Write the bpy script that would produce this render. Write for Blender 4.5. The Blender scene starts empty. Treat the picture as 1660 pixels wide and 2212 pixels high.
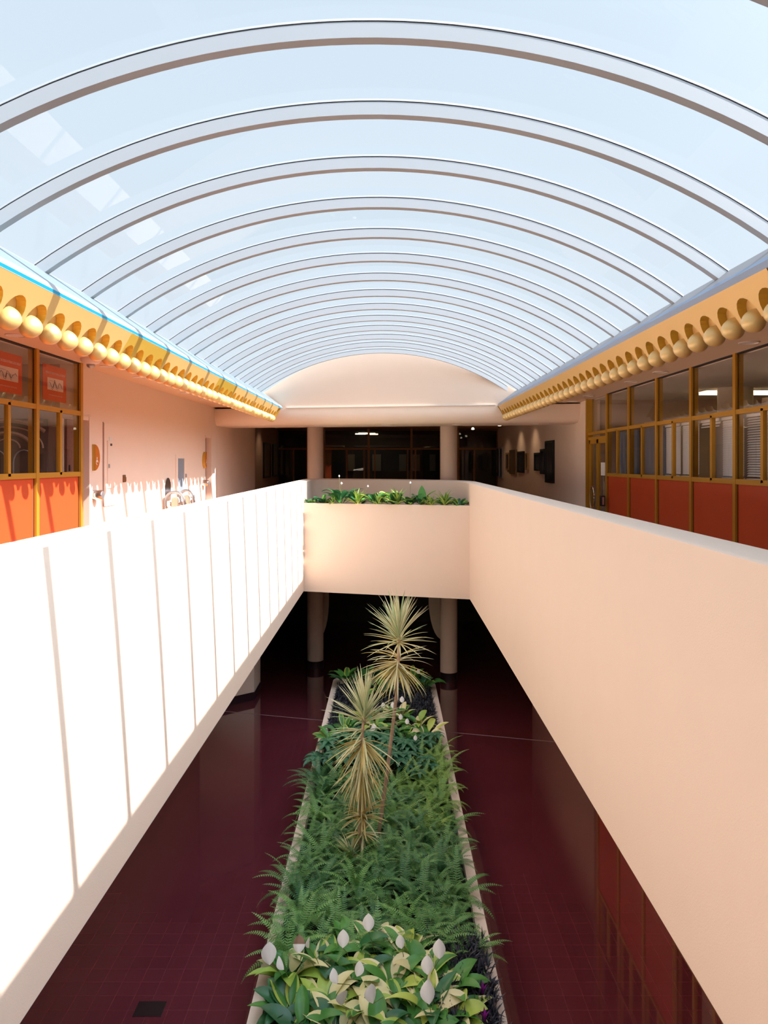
import bpy, math, random
from mathutils import Vector, Matrix, Euler
random.seed(7)
PI = math.pi
SC = bpy.context.scene
COL = SC.collection
EZ = 5.8            # eye height above the lower floor; all coordinates below are relative to the eye level
F = 1600.0          # focal length in pixels of the 1660 x 2212 frame
VX, VY = 839.0, 999.0

# ------------------------------------------------------------------ camera, sky, sun, exposure
cam = bpy.data.cameras.new('camera')
cam.sensor_fit = 'VERTICAL'; cam.sensor_height = 36.0; cam.sensor_width = 27.0
cam.lens = F / 2212.0 * 36.0
cam.shift_x = -(VX - 830.0) / 2212.0
cam.shift_y = -(1106.0 - VY) / 2212.0
cam.clip_start = 0.05; cam.clip_end = 300
camo = bpy.data.objects.new('camera', cam); COL.objects.link(camo)
camo.location = (0, 0, EZ); camo.rotation_euler = (PI / 2, 0, 0)
SC.camera = camo

wd = bpy.data.worlds.new('sky'); SC.world = wd; wd.use_nodes = True
nt = wd.node_tree; nt.nodes.clear()
wo = nt.nodes.new('ShaderNodeOutputWorld'); wb = nt.nodes.new('ShaderNodeBackground')
tc = nt.nodes.new('ShaderNodeTexCoord'); sx = nt.nodes.new('ShaderNodeSeparateXYZ')
rp = nt.nodes.new('ShaderNodeValToRGB')
rp.color_ramp.elements[0].position = 0.0; rp.color_ramp.elements[0].color = (0.80, 0.90, 0.98, 1)
rp.color_ramp.elements[1].position = 0.75; rp.color_ramp.elements[1].color = (0.67, 0.83, 0.99, 1)
nt.links.new(tc.outputs['Generated'], sx.inputs[0]); nt.links.new(sx.outputs['Z'], rp.inputs[0])
# the sky brightens towards the sun
dt_ = nt.nodes.new('ShaderNodeVectorMath'); dt_.operation = 'DOT_PRODUCT'; dt_.inputs[1].default_value = Vector((1.0, -0.26, 0.90)).normalized()
p1 = nt.nodes.new('ShaderNodeMath'); p1.operation = 'MAXIMUM'; p1.inputs[1].default_value = 0.0
p2 = nt.nodes.new('ShaderNodeMath'); p2.operation = 'POWER'; p2.inputs[1].default_value = 5.0
p3 = nt.nodes.new('ShaderNodeMath'); p3.operation = 'MULTIPLY_ADD'; p3.inputs[1].default_value = 7.0; p3.inputs[2].default_value = 0.98
nt.links.new(tc.outputs['Generated'], dt_.inputs[0]); nt.links.new(dt_.outputs['Value'], p1.inputs[0]); nt.links.new(p1.outputs[0], p2.inputs[0]); nt.links.new(p2.outputs[0], p3.inputs[0])
sc_ = nt.nodes.new('ShaderNodeVectorMath'); sc_.operation = 'SCALE'
nt.links.new(rp.outputs[0], sc_.inputs[0]); nt.links.new(p3.outputs[0], sc_.inputs['Scale']); nt.links.new(sc_.outputs[0], wb.inputs['Color']); wb.inputs['Strength'].default_value = 1.0
nt.links.new(wb.outputs[0], wo.inputs[0])

sun = bpy.data.lights.new('sun', 'SUN'); sun.energy = 11.5; sun.angle = math.radians(0.55)
sun.color = (1.0, 0.96, 0.91)
suno = bpy.data.objects.new('sun', sun); COL.objects.link(suno)
suno.rotation_euler = Vector((-1.0, 0.26, -0.90)).to_track_quat('-Z', 'Y').to_euler()
suno.location = (20, -5, 30)

vs = SC.view_settings
vs.view_transform = 'Standard'; vs.look = 'None'; vs.gamma = 1.0; vs.use_curve_mapping = False
vs.exposure = 0.0

# ------------------------------------------------------------------ materials
def srgb(r, g, b):
    f = lambda c: ((c / 255) / 12.92) if c / 255 <= 0.04045 else (((c / 255) + 0.055) / 1.055) ** 2.4
    return (f(r), f(g), f(b), 1)
def mat(name, col, rough=0.6, metal=0.0, noise=0.0, nscale=3.0, bump=0.0, bscale=60.0, spec=0.5, emis=None, estr=0.0, sub=0.0):
    m = bpy.data.materials.new(name); m.use_nodes = True
    t = m.node_tree; b = t.nodes['Principled BSDF']
    b.inputs['Base Color'].default_value = col; b.inputs['Roughness'].default_value = rough
    b.inputs['Metallic'].default_value = metal; b.inputs['Specular IOR Level'].default_value = spec
    if noise:
        c = t.nodes.new('ShaderNodeTexCoord'); n = t.nodes.new('ShaderNodeTexNoise'); n.inputs['Scale'].default_value = nscale
        n.inputs['Detail'].default_value = 4
        mx = t.nodes.new('ShaderNodeMix'); mx.data_type = 'RGBA'
        mx.inputs['A'].default_value = tuple(max(0, c_ * (1 - noise)) for c_ in col[:3]) + (1,)
        mx.inputs['B'].default_value = tuple(min(1, c_ * (1 + noise)) for c_ in col[:3]) + (1,)
        t.links.new(c.outputs['Object'], n.inputs['Vector']); t.links.new(n.outputs['Fac'], mx.inputs['Factor'])
        t.links.new(mx.outputs['Result'], b.inputs['Base Color'])
    if bump:
        c = t.nodes.new('ShaderNodeTexCoord'); n = t.nodes.new('ShaderNodeTexNoise'); n.inputs['Scale'].default_value = bscale
        bp = t.nodes.new('ShaderNodeBump'); bp.inputs['Strength'].default_value = bump; bp.inputs['Distance'].default_value = 0.01
        t.links.new(c.outputs['Object'], n.inputs['Vector']); t.links.new(n.outputs['Fac'], bp.inputs['Height'])
        t.links.new(bp.outputs['Normal'], b.inputs['Normal'])
    if emis:
        b.inputs['Emission Color'].default_value = emis; b.inputs['Emission Strength'].default_value = estr
    return m
def leafmat(name, col, col2, rough=0.4, tr=0.25):
    m = bpy.data.materials.new(name); m.use_nodes = True
    t = m.node_tree; b = t.nodes['Principled BSDF']; out = t.nodes['Material Output']
    oi = t.nodes.new('ShaderNodeObjectInfo'); c = t.nodes.new('ShaderNodeTexCoord')
    n = t.nodes.new('ShaderNodeTexNoise'); n.inputs['Scale'].default_value = 9
    ad = t.nodes.new('ShaderNodeMath'); ad.operation = 'ADD'
    sb = t.nodes.new('ShaderNodeMath'); sb.operation = 'MULTIPLY_ADD'; sb.inputs[1].default_value = 0.7; sb.inputs[2].default_value = -0.2; sb.use_clamp = True
    mx = t.nodes.new('ShaderNodeMix'); mx.data_type = 'RGBA'
    mx.inputs['A'].default_value = col; mx.inputs['B'].default_value = col2
    t.links.new(c.outputs['Object'], n.inputs['Vector']); t.links.new(n.outputs['Fac'], ad.inputs[0])
    t.links.new(oi.outputs['Random'], ad.inputs[1]); t.links.new(ad.outputs[0], sb.inputs[0]); t.links.new(sb.outputs[0], mx.inputs['Factor'])
    t.links.new(mx.outputs['Result'], b.inputs['Base Color']); b.inputs['Roughness'].default_value = rough
    ts = t.nodes.new('ShaderNodeBsdfTranslucent'); t.links.new(mx.outputs['Result'], ts.inputs['Color'])
    ms = t.nodes.new('ShaderNodeMixShader'); ms.inputs[0].default_value = tr
    t.links.new(b.outputs[0], ms.inputs[1]); t.links.new(ts.outputs[0], ms.inputs[2]); t.links.new(ms.outputs[0], out.inputs[0])
    return m
def glassmat(name, tint=(1, 1, 1, 1), refl=1.0, haze=0.0, rough=0.0):
    m = bpy.data.materials.new(name); m.use_nodes = True
    t = m.node_tree; t.nodes.clear(); out = t.nodes.new('ShaderNodeOutputMaterial')
    tr = t.nodes.new('ShaderNodeBsdfTransparent'); tr.inputs[0].default_value = tint
    gl = t.nodes.new('ShaderNodeBsdfGlossy'); gl.inputs['Roughness'].default_value = rough
    # the same reflectance from both sides of the pane
    ml = t.nodes.new('ShaderNodeMath'); ml.operation = 'MULTIPLY'; ml.inputs[1].default_value = refl; ml.use_clamp = True
    lw = t.nodes.new('ShaderNodeLayerWeight'); lw.inputs[0].default_value = 0.5
    pw = t.nodes.new('ShaderNodeMath'); pw.operation = 'POWER'; pw.inputs[1].default_value = 5.0
    ma = t.nodes.new('ShaderNodeMath'); ma.operation = 'MULTIPLY_ADD'; ma.inputs[1].default_value = 0.92; ma.inputs[2].default_value = 0.08
    t.links.new(lw.outputs['Facing'], pw.inputs[0]); t.links.new(pw.outputs[0], ma.inputs[0]); t.links.new(ma.outputs[0], ml.inputs[0])
    ms = t.nodes.new('ShaderNodeMixShader')
    t.links.new(ml.outputs[0], ms.inputs[0]); t.links.new(tr.outputs[0], ms.inputs[1]); t.links.new(gl.outputs[0], ms.inputs[2])
    last = ms
    if haze:
        df = t.nodes.new('ShaderNodeBsdfTranslucent'); df.inputs[0].default_value = (0.9, 0.92, 0.95, 1)
        nz = t.nodes.new('ShaderNodeTexNoise'); nz.inputs['Scale'].default_value = 0.9; nz.inputs['Detail'].default_value = 5
        c = t.nodes.new('ShaderNodeTexCoord'); t.links.new(c.outputs['Object'], nz.inputs['Vector'])
        m2 = t.nodes.new('ShaderNodeMath'); m2.operation = 'MULTIPLY'; m2.inputs[1].default_value = haze
        t.links.new(nz.outputs['Fac'], m2.inputs[0])
        ms2 = t.nodes.new('ShaderNodeMixShader'); t.links.new(m2.outputs[0], ms2.inputs[0])
        t.links.new(ms.outputs[0], ms2.inputs[1]); t.links.new(df.outputs[0], ms2.inputs[2]); last = ms2
    t.links.new(last.outputs[0], out.inputs[0])
    return m
def tilemat(name, a, b_, mortar, size, rough=0.12, msize=0.006):
    m = bpy.data.materials.new(name); m.use_nodes = True
    t = m.node_tree; b = t.nodes['Principled BSDF']
    c = t.nodes.new('ShaderNodeTexCoord'); br = t.nodes.new('ShaderNodeTexBrick')
    br.offset = 0.0; br.squash = 1.0
    br.inputs['Color1'].default_value = a; br.inputs['Color2'].default_value = b_; br.inputs['Mortar'].default_value = mortar
    br.inputs['Scale'].default_value = 1.0; br.inputs['Mortar Size'].default_value = msize / 2
    br.inputs['Brick Width'].default_value = size; br.inputs['Row Height'].default_value = size
    t.links.new(c.outputs['Object'], br.inputs['Vector'])
    n = t.nodes.new('ShaderNodeTexNoise'); n.inputs['Scale'].default_value = 0.8; n.inputs['Detail'].default_value = 6
    t.links.new(c.outputs['Object'], n.inputs['Vector'])
    mx = t.nodes.new('ShaderNodeMix'); mx.data_type = 'RGBA'; mx.blend_type = 'MULTIPLY'; mx.inputs['Factor'].default_value = 0.35
    t.links.new(br.outputs['Color'], mx.inputs['A']); t.links.new(n.outputs['Fac'], mx.inputs['B'])
    t.links.new(mx.outputs['Result'], b.inputs['Base Color'])
    mr = t.nodes.new('ShaderNodeMapRange'); mr.inputs['To Min'].default_value = rough * 0.7; mr.inputs['To Max'].default_value = rough * 1.5
    t.links.new(n.outputs['Fac'], mr.inputs['Value']); t.links.new(mr.outputs[0], b.inputs['Roughness'])
    b.inputs['Coat Weight'].default_value = 1.0; b.inputs['Coat Roughness'].default_value = 0.04; b.inputs['Coat IOR'].default_value = 1.75
    n2 = t.nodes.new('ShaderNodeTexNoise'); n2.inputs['Scale'].default_value = 6
    t.links.new(c.outputs['Object'], n2.inputs['Vector'])
    bp = t.nodes.new('ShaderNodeBump'); bp.inputs['Strength'].default_value = 0.03; bp.inputs['Distance'].default_value = 0.01; b.inputs['Specular IOR Level'].default_value = 0.75
    t.links.new(n2.outputs['Fac'], bp.inputs['Height']); t.links.new(bp.outputs['Normal'], b.inputs['Normal'])
    return m
M = {}
M['plaster'] = mat('peach_plaster', (0.87, 0.69, 0.56, 1), 0.85, noise=0.02, nscale=2.5, bump=0.12, bscale=90, spec=0.2)
M['soffit'] = mat('soffit_paint', (0.78, 0.545, 0.38, 1), 0.8, noise=0.02, spec=0.2)
M['gold'] = mat('gold_anodised', (0.74, 0.47, 0.17, 1), 0.42, metal=0.3, noise=0.05, nscale=1.2)
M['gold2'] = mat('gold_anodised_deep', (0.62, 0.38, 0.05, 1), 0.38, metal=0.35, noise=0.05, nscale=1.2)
M['ball'] = mat('gold_ball_paint', (0.80, 0.54, 0.19, 1), 0.45, metal=0.2)
M['ball'].node_tree.nodes['Principled BSDF'].inputs['Coat Weight'].default_value = 1.0
M['ball'].node_tree.nodes['Principled BSDF'].inputs['Coat Roughness'].default_value = 0.36
M['frame'] = mat('gold_frame', (0.60, 0.31, 0.03, 1), 0.4, metal=0.35)
M['bronze'] = mat('bronze_frame', (0.30, 0.14, 0.05, 1), 0.4, metal=0.4)
M['gasket'] = mat('black_gasket', (0.012, 0.014, 0.02, 1), 0.5)
M['red'] = mat('red_panel', (0.62, 0.075, 0.018, 1), 0.32, noise=0.04)
M['rib'] = mat('rib_paint', (0.39, 0.42, 0.455, 1), 0.55, noise=0.03)
M['curb'] = mat('curb_metal', (0.30, 0.30, 0.34, 1), 0.5, noise=0.05)
M['curbpale'] = mat('curb_pale', (0.15, 0.19, 0.21, 1), 0.5, noise=0.08, nscale=5)
M['curbedge'] = mat('curb_edge', (0.26, 0.25, 0.26, 1), 0.5)
M['teal'] = mat('teal_trim', (0.0, 0.24, 0.38, 1), 0.4)
M['bluegrey'] = mat('bluegrey_trim', (0.10, 0.16, 0.27, 1), 0.4)
M['white'] = mat('white_paint', (0.8, 0.78, 0.75, 1), 0.5)
M['cream'] = mat('cream_paint', (0.75, 0.62, 0.48, 1), 0.6)
M['downlight'] = mat('downlight_disc', (0.85, 0.72, 0.66, 1), 0.4)
M['floor'] = tilemat('red_floor_tile', (0.19, 0.034, 0.048, 1), (0.165, 0.029, 0.042, 1), (0.24, 0.06, 0.065, 1), 0.212, 0.07)
M['floor2'] = tilemat('red_gallery_tile', (0.64, 0.22, 0.045, 1), (0.60, 0.20, 0.04, 1), (0.4, 0.12, 0.06, 1), 0.212, 0.2)
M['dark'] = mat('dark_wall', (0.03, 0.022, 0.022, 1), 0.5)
M['darkbase'] = mat('dark_base', (0.03, 0.012, 0.018, 1), 0.3)
M['brownwall'] = mat('brown_shaded_wall', (0.42, 0.27, 0.2, 1), 0.7, noise=0.05)  # plaster browned in its base colour to stand for missing light
M['room'] = mat('room_wall', (0.55, 0.40, 0.33, 1), 0.8)
M['roomceil'] = mat('room_ceiling', (0.80, 0.70, 0.60, 1), 0.9, noise=0.06, nscale=40)
M['carpet'] = mat('room_carpet', (0.12, 0.09, 0.09, 1), 0.9)
M['lamp'] = mat('fluorescent_lamp', (1, 0.9, 0.6, 1), 0.5, emis=(1.0, 0.80, 0.48, 1), estr=4.5)
M['spot'] = mat('spot_lamp', (1, 0.9, 0.7, 1), 0.5, emis=(1.0, 0.85, 0.6, 1), estr=3.0)
M['blind'] = mat('blind_slats', (0.90, 0.88, 0.87, 1), 0.5)
M['curtain'] = mat('grey_curtain', (0.22, 0.23, 0.28, 1), 0.8)
M['glass'] = glassmat('window_glass', (0.93, 0.93, 0.93, 1), 1.0)
M['skyglass'] = glassmat('skylight_acrylic', (0.99, 0.995, 1, 1), 0.32, haze=0.008)
M['orange'] = mat('poster_orange', (0.62, 0.07, 0.012, 1), 0.6)
M['paper'] = mat('poster_paper', (0.78, 0.66, 0.58, 1), 0.7)
M['ink'] = mat('ink', (0.06, 0.04, 0.04, 1), 0.6)
M['letter'] = mat('letter_white', (0.85, 0.78, 0.72, 1), 0.6)
M['chrome'] = mat('stainless', (0.65, 0.66, 0.7, 1), 0.22, metal=1.0)
M['steel'] = mat('brushed_steel', (0.5, 0.52, 0.56, 1), 0.35, metal=0.8)
M['amber'] = mat('amber_sign', (0.62, 0.17, 0.008, 1), 0.35)
M['goldedge'] = mat('gold_sign_edge', (0.6, 0.36, 0.06, 1), 0.4, metal=0.3)
M['doorleaf'] = mat('brown_door', (0.22, 0.09, 0.06, 1), 0.5)
M['black'] = mat('black_plastic', (0.012, 0.014, 0.018, 1), 0.35)
M['brass'] = mat('brown_plate', (0.30, 0.16, 0.08, 1), 0.4, metal=0.5)
M['photo'] = mat('dark_photo', (0.03, 0.03, 0.035, 1), 0.15, noise=0.9, nscale=6)
M['photo2'] = mat('sepia_photo', (0.20, 0.13, 0.06, 1), 0.3, noise=0.7, nscale=5)
M['goldpic'] = mat('gilt_frame', (0.55, 0.36, 0.16, 1), 0.35, metal=0.4)
M['silver'] = mat('silver_strip', (0.5, 0.5, 0.55, 1), 0.3, metal=0.6)
M['soil'] = mat('soil', (0.018, 0.013, 0.010, 1), 0.9, noise=0.5, nscale=20, bump=0.5)
M['g_fern'] = leafmat('fern_green', (0.03, 0.14, 0.06, 1), (0.20, 0.44, 0.10, 1), 0.45, 0.15)
M['g_lime'] = leafmat('fern_lime', (0.10, 0.26, 0.05, 1), (0.34, 0.55, 0.10, 1), 0.45, 0.2)
M['g_dark'] = leafmat('leaf_dark', (0.02, 0.10, 0.045, 1), (0.05, 0.19, 0.06, 1), 0.32, 0.2)
M['g_mid'] = leafmat('leaf_mid', (0.05, 0.20, 0.045, 1), (0.12, 0.34, 0.06, 1), 0.35, 0.25)
M['g_blue'] = leafmat('leaf_bluegreen', (0.03, 0.13, 0.065, 1), (0.06, 0.22, 0.10, 1), 0.35, 0.2)
M['y_lime'] = leafmat('leaf_lime', (0.26, 0.44, 0.06, 1), (0.56, 0.62, 0.12, 1), 0.4, 0.15)
M['y_cream'] = leafmat('leaf_cream', (0.66, 0.60, 0.26, 1), (0.86, 0.76, 0.48, 1), 0.45, 0.15)
M['d_green'] = leafmat('dracaena_green', (0.34, 0.45, 0.22, 1), (0.48, 0.56, 0.32, 1), 0.4, 0.25)
M['d_cream'] = leafmat('dracaena_cream', (0.78, 0.74, 0.50, 1), (0.74, 0.66, 0.34, 1), 0.45, 0.25)
M['d_yellow'] = leafmat('dracaena_yellow', (0.70, 0.58, 0.20, 1), (0.62, 0.44, 0.14, 1), 0.45, 0.25)
M['purple'] = leafmat('purple_leaf', (0.022, 0.032, 0.042, 1), (0.055, 0.05, 0.07, 1), 0.4, 0.1)
M['magenta'] = leafmat('magenta_leaf', (0.25, 0.01, 0.25, 1), (0.3, 0.02, 0.3, 1), 0.4, 0.2)
M['spathe'] = leafmat('white_spathe', (0.93, 0.88, 0.84, 1), (0.96, 0.92, 0.86, 1), 0.5, 0.08)
M['brownspathe'] = leafmat('withered_spathe', (0.30, 0.17, 0.12, 1), (0.4, 0.25, 0.16, 1), 0.7, 0.2)
M['stem'] = leafmat('flower_stem', (0.14, 0.2, 0.05, 1), (0.25, 0.22, 0.08, 1), 0.5, 0.0)
M['trunk'] = mat('pale_trunk', (0.50, 0.34, 0.24, 1), 0.8, noise=0.2, nscale=30)

# ------------------------------------------------------------------ mesh helpers
class MB:
    def __init__(s): s.v = []; s.f = []; s.m = []
    def add(s, vs, fs, mi=0):
        o = len(s.v); s.v += [tuple(v) for v in vs]
        for f in fs: s.f.append(tuple(i + o for i in f)); s.m.append(mi)
    def box(s, x0, x1, y0, y1, z0, z1, mi=0):
        vs = [(x, y, z) for x in (x0, x1) for y in (y0, y1) for z in (z0, z1)]
        s.add(vs, [(0, 1, 3, 2), (4, 6, 7, 5), (0, 4, 5, 1), (2, 3, 7, 6), (0, 2, 6, 4), (1, 5, 7, 3)], mi); return s
    def obox(s, c, ux, uy, uz, mi=0):      # box from centre and half vectors
        c, ux, uy, uz = map(Vector, (c, ux, uy, uz))
        vs = [c + a * ux + b * uy + d * uz for a in (-1, 1) for b in (-1, 1) for d in (-1, 1)]
        s.add(vs, [(0, 1, 3, 2), (4, 6, 7, 5), (0, 4, 5, 1), (2, 3, 7, 6), (0, 2, 6, 4), (1, 5, 7, 3)], mi); return s
    def loft(s, rings, closed=True, cap=True, mi=0):
        n = len(rings[0]); o = len(s.v)
        for r in rings: s.v += [tuple(p) for p in r]
        for i in range(len(rings) - 1):
            for j in range(n if closed else n - 1):
                a = o + i * n + j; b = o + i * n + (j + 1) % n
                s.f.append((a, b, b + n, a + n)); s.m.append(mi)
        if cap and closed:
            s.f.append(tuple(o + j for j in range(n))[::-1]); s.m.append(mi)
            e = o + (len(rings) - 1) * n; s.f.append(tuple(e + j for j in range(n))); s.m.append(mi)
        return s
    def tube(s, pts, r, n=8, mi=0):
        pts = [Vector(p) for p in pts]; rr = r if isinstance(r, (list, tuple)) else [r] * len(pts)
        rings = []
        for i, p in enumerate(pts):
            d = (pts[min(i + 1, len(pts) - 1)] - pts[max(i - 1, 0)]).normalized()
            u = d.cross(Vector((0, 0, 1)))
            if u.length < 1e-3: u = Vector((1, 0, 0))
            u.normalize(); w = u.cross(d)
            rings.append([p + rr[i] * (math.cos(2 * PI * k / n) * u + math.sin(2 * PI * k / n) * w) for k in range(n)])
        return s.loft(rings, mi=mi)
    def lathe(s, c, prof, n=20, axis=(0, 0, 1), mi=0):      # prof: (radius, distance along axis)
        c = Vector(c); a = Vector(axis).normalized(); u = a.orthogonal().normalized(); w = a.cross(u)
        rings = [[c + a * h + max(r, 1e-4) * (math.cos(2 * PI * k / n) * u + math.sin(2 * PI * k / n) * w) for k in range(n)] for r, h in prof]
        return s.loft(rings, mi=mi)
    def prism(s, poly, y0, y1, mi=0):      # polygon in x,z swept along y
        n = len(poly)
        vs = [(x, y0, z) for x, z in poly] + [(x, y1, z) for x, z in poly]
        fs = [(i, (i + 1) % n, (i + 1) % n + n, i + n) for i in range(n)] + [tuple(range(n))[::-1], tuple(range(n, 2 * n))]
        s.add(vs, fs, mi); return s
U = 1.0             # scale about the camera eye for the section being built
def build(name, mb, mats, parent=None, smooth=False, shift=True):
    if not isinstance(mats, (list, tuple)): mats = [mats]
    me = bpy.data.meshes.new(name)
    off = Vector((0, 0, 0))
    if parent is not None and shift: off = Vector(parent['_o'])
    me.from_pydata([tuple(Vector(v) * U - off) for v in mb.v], [], mb.f)
    for m in mats: me.materials.append(m)
    me.polygons.foreach_set('material_index', mb.m)
    if smooth: me.polygons.foreach_set('use_smooth', [True] * len(me.polygons))
    me.validate(); me.update()
    import bmesh
    bm = bmesh.new(); bm.from_mesh(me); bmesh.ops.recalc_face_normals(bm, faces=bm.faces); bm.to_mesh(me); bm.free()
    o = bpy.data.objects.new(name, me); COL.objects.link(o)
    if parent is not None: o.parent = parent; o['_o'] = off
    else: o.location = (0, 0, EZ); o['_o'] = (0, 0, 0)
    if smooth and smooth != 'full':
        try:
            md = o.modifiers.new('edges', 'EDGE_SPLIT'); md.split_angle = math.radians(40)
        except Exception: pass
    return o
def tag(o, label, cat, group=None, kind=None):
    if label: o['label'] = label
    if cat: o['category'] = cat
    if group: o['group'] = group
    if kind: o['kind'] = kind
    return o
def thing(name, loc, label, cat, group=None, kind=None, rz=0):
    loc = tuple(Vector(loc) * U)
    o = bpy.data.objects.new(name, None); COL.objects.link(o)
    o.location = (loc[0], loc[1], loc[2] + EZ); o.rotation_euler = (0, 0, rz); o['_o'] = loc
    o.empty_display_size = 0.1
    return tag(o, label, cat, group, kind)
def copy_tree(o, parent=None):
    c = o.copy(); COL.objects.link(c)
    if parent is not None: c.parent = parent
    for ch in list(o.children): copy_tree(ch, c)
    return c
def struct(name, mb, m, label=None, smooth=False):
    o = build(name, mb, m, smooth=smooth); o['kind'] = 'structure'
    if label: o['label'] = label; 
    return o
def onwall(px, py, X):                      # the point of the wall plane x = X seen at a pixel of the photograph
    Y = X * F / (px - VX); return Vector((X, Y, (VY - py) * Y / F))
def atY(px, py, Y): return Vector(((px - VX) * Y / F, Y, (VY - py) * Y / F))

# ------------------------------------------------------------------ key dimensions (metres, eye level = 0)
XL, XR = -2.0, 1.82                # void faces of the two parapets
FLZ, G2 = -5.8, -1.5               # lower floor, gallery floor
CEIL = 1.368
WL, WR = -4.35, 4.365
def arc(x): return 2.636 - (5.121 - math.sqrt(5.121 ** 2 - (x + 0.043) ** 2)) - 0.0125 * x
SL, SR = -3.05, 2.93               # skylight springing
FX = 2.58                          # top edge of the left fascia
beamY = lambda x: 17.68 - 0.195 * x

# ------------------------------------------------------------------ large structure
mb = MB(); mb.box(-9, 9, -5, 32, FLZ - 0.2, FLZ); fl = struct('floor', mb, M['floor'], 'dark red polished tile floor of the lower level')
# expansion joint of the lower floor
mb = MB(); mb.obox((-0.7, 16.45, FLZ + 0.001), (4.4, -1.14, 0), (0.004, 0.014, 0), (0, 0, 0.0015)); j = struct('trim_1', mb, mat('joint_strip', (0.30, 0.2, 0.2, 1), 0.5), 'thin pale joint strip across the lower floor')

# gallery slabs (second floor)
mb = MB()
mb.box(-9, XL - 0.1, -5, 30, G2 - 0.35, G2); mb.box(XR + 0.1, 9, -5, 30, G2 - 0.35, G2)
mb.box(XL - 0.1, XR + 0.1, 20.3, 30, G2 - 0.35, G2); mb.box(XL - 0.1, XR + 0.1, -5, -2.0, G2 - 0.35, G2)
struct('gallery_floor', mb, M['floor2'], 'red tiled gallery floor behind the parapets')

# parapets: one continuous wall, left side, rounded far rail, right side
def catmull(P, n=8):
    out = []
    for i in range(len(P) - 1):
        p0 = Vector(P[max(i - 1, 0)]); p1 = Vector(P[i]); p2 = Vector(P[i + 1]); p3 = Vector(P[min(i + 2, len(P) - 1)])
        for k in range(n):
            t = k / n
            out.append(0.5 * ((2 * p1) + (-p0 + p2) * t + (2 * p0 - 5 * p1 + 4 * p2 - p3) * t * t + (-p0 + 3 * p1 - 3 * p2 + p3) * t ** 3))
    out.append(Vector(P[-1])); return out
curve = catmull([(-2.0, 19.0), (-1.97, 19.5), (-1.75, 19.82), (-1.35, 19.82), (-0.24, 19.3), (0.75, 18.75), (1.3, 18.35), (1.68, 17.8), (1.82, 17.1)], 6)
path = [Vector((XL, y)) for y in (-2.0, 2, 6, 10, 14, 17.5)] + curve + [Vector((XR, y)) for y in (16.4, 13, 9, 5, 1, -2.0)]
mb = MB(); rings = []
for i, p in enumerate(path):
    d = (path[min(i + 1, len(path) - 1)] - path[max(i - 1, 0)]).normalized()
    nrm = Vector((-d.y, d.x))         # points away from the void
    zt = -0.490 + 0.0019 * p.y        # the coping runs up very slightly towards the far end
    zb = -3.045 if p.y < 17.6 else -2.1
    q = p + nrm * 0.19
    q0 = p + nrm * 0.02
    rings.append([(p.x, p.y, zb), (p.x, p.y, zt - 0.012), (q0.x, q0.y, zt), (q.x, q.y, zt + 0.02), (q.x, q.y, zb)])
mb.loft(rings)
pw = struct('wall_parapet', mb, M['plaster'], 'peach plaster balcony parapet around the open well', smooth=True)
# floor infill between curve and slab
mb = MB(); mb.box(XL - 0.3, XR + 0.3, 17.75, 20.4, G2 - 0.35, G2 - 0.02); struct('gallery_floor', mb, M['floor2'], 'slab under the far planter')

# planter box front at the end of the well
bx = thing('balcony_planter', (-0.1, 17.0, -3.05), 'peach plaster planter trough closing the far end of the open well, on the upper gallery', 'planter')
A = Vector((XL, 17.53)); B = Vector((XR, 16.5)); dv = (B - A).normalized(); nv = Vector((-dv.y, dv.x)) * 0.13
mb = MB(); poly = [A, B, B + nv, A + nv]
vs = [(p.x, p.y, z) for z in (-3.05, -0.962) for p in poly]
mb.add(vs, [(0, 1, 5, 4), (1, 2, 6, 5), (2, 3, 7, 6), (3, 0, 4, 7), (4, 5, 6, 7), (3, 2, 1, 0)])
build('planter_wall', mb, M['plaster'], bx)
mb = MB(); mb.add([(XL, 17.6, -1.08), (XR, 16.6, -1.08), (XR, 17.4, -1.08), (1.3, 18.3, -1.08), (-0.2, 19.3, -1.08), (-1.9, 19.8, -1.08), (XL, 19, -1.08)], [tuple(range(7))])
build('soil', mb, M['soil'], bx)

# ceilings / roofs
mb = MB()
mb.box(-9, -2.67, -5, 18.6, CEIL, CEIL + 0.012); mb.box(2.62, 9, -5, 17.4, CEIL, CEIL + 0.012)
mb.box(-9, 9, 18.4, 32, CEIL, CEIL + 0.02)
mb.box(-9, SL - 0.02, -5, 18.5, 1.55, 1.68); mb.box(SR + 0.02, 9, -5, 18.5, 1.5, 1.62)
mb.box(-9, 9, 18.5, 32, 1.55, 1.70); mb.box(-3.2, 3.1, -5, -2.6, CEIL, 1.7)
struct('ceiling', mb, M['soffit'], 'peach gallery soffit')
# end walls
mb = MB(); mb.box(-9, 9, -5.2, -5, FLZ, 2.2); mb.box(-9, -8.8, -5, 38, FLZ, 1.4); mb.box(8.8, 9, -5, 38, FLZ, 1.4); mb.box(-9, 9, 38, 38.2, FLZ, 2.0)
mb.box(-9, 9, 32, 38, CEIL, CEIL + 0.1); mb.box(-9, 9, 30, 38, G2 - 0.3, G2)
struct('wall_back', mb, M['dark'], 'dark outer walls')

# half-moon wall closing the skylight
mb = MB(); xs = [SL - 0.03 + (SR - SL + 0.06) * i / 60 for i in range(61)]
rings = []
for x in xs:
    zt = arc(max(min(x, SR), SL)) + 0.03; y = beamY(x)
    rings.append([(x, y + 0.03, 1.30), (x, y + 0.0, 1.40), (x, y, zt), (x, y + 0.25, zt), (x, y + 0.25, 1.30)])
mb.loft(rings)
struct('wall_end', mb, M['plaster'], 'pale peach half-moon end wall under the glass vault', smooth=True)

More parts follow.
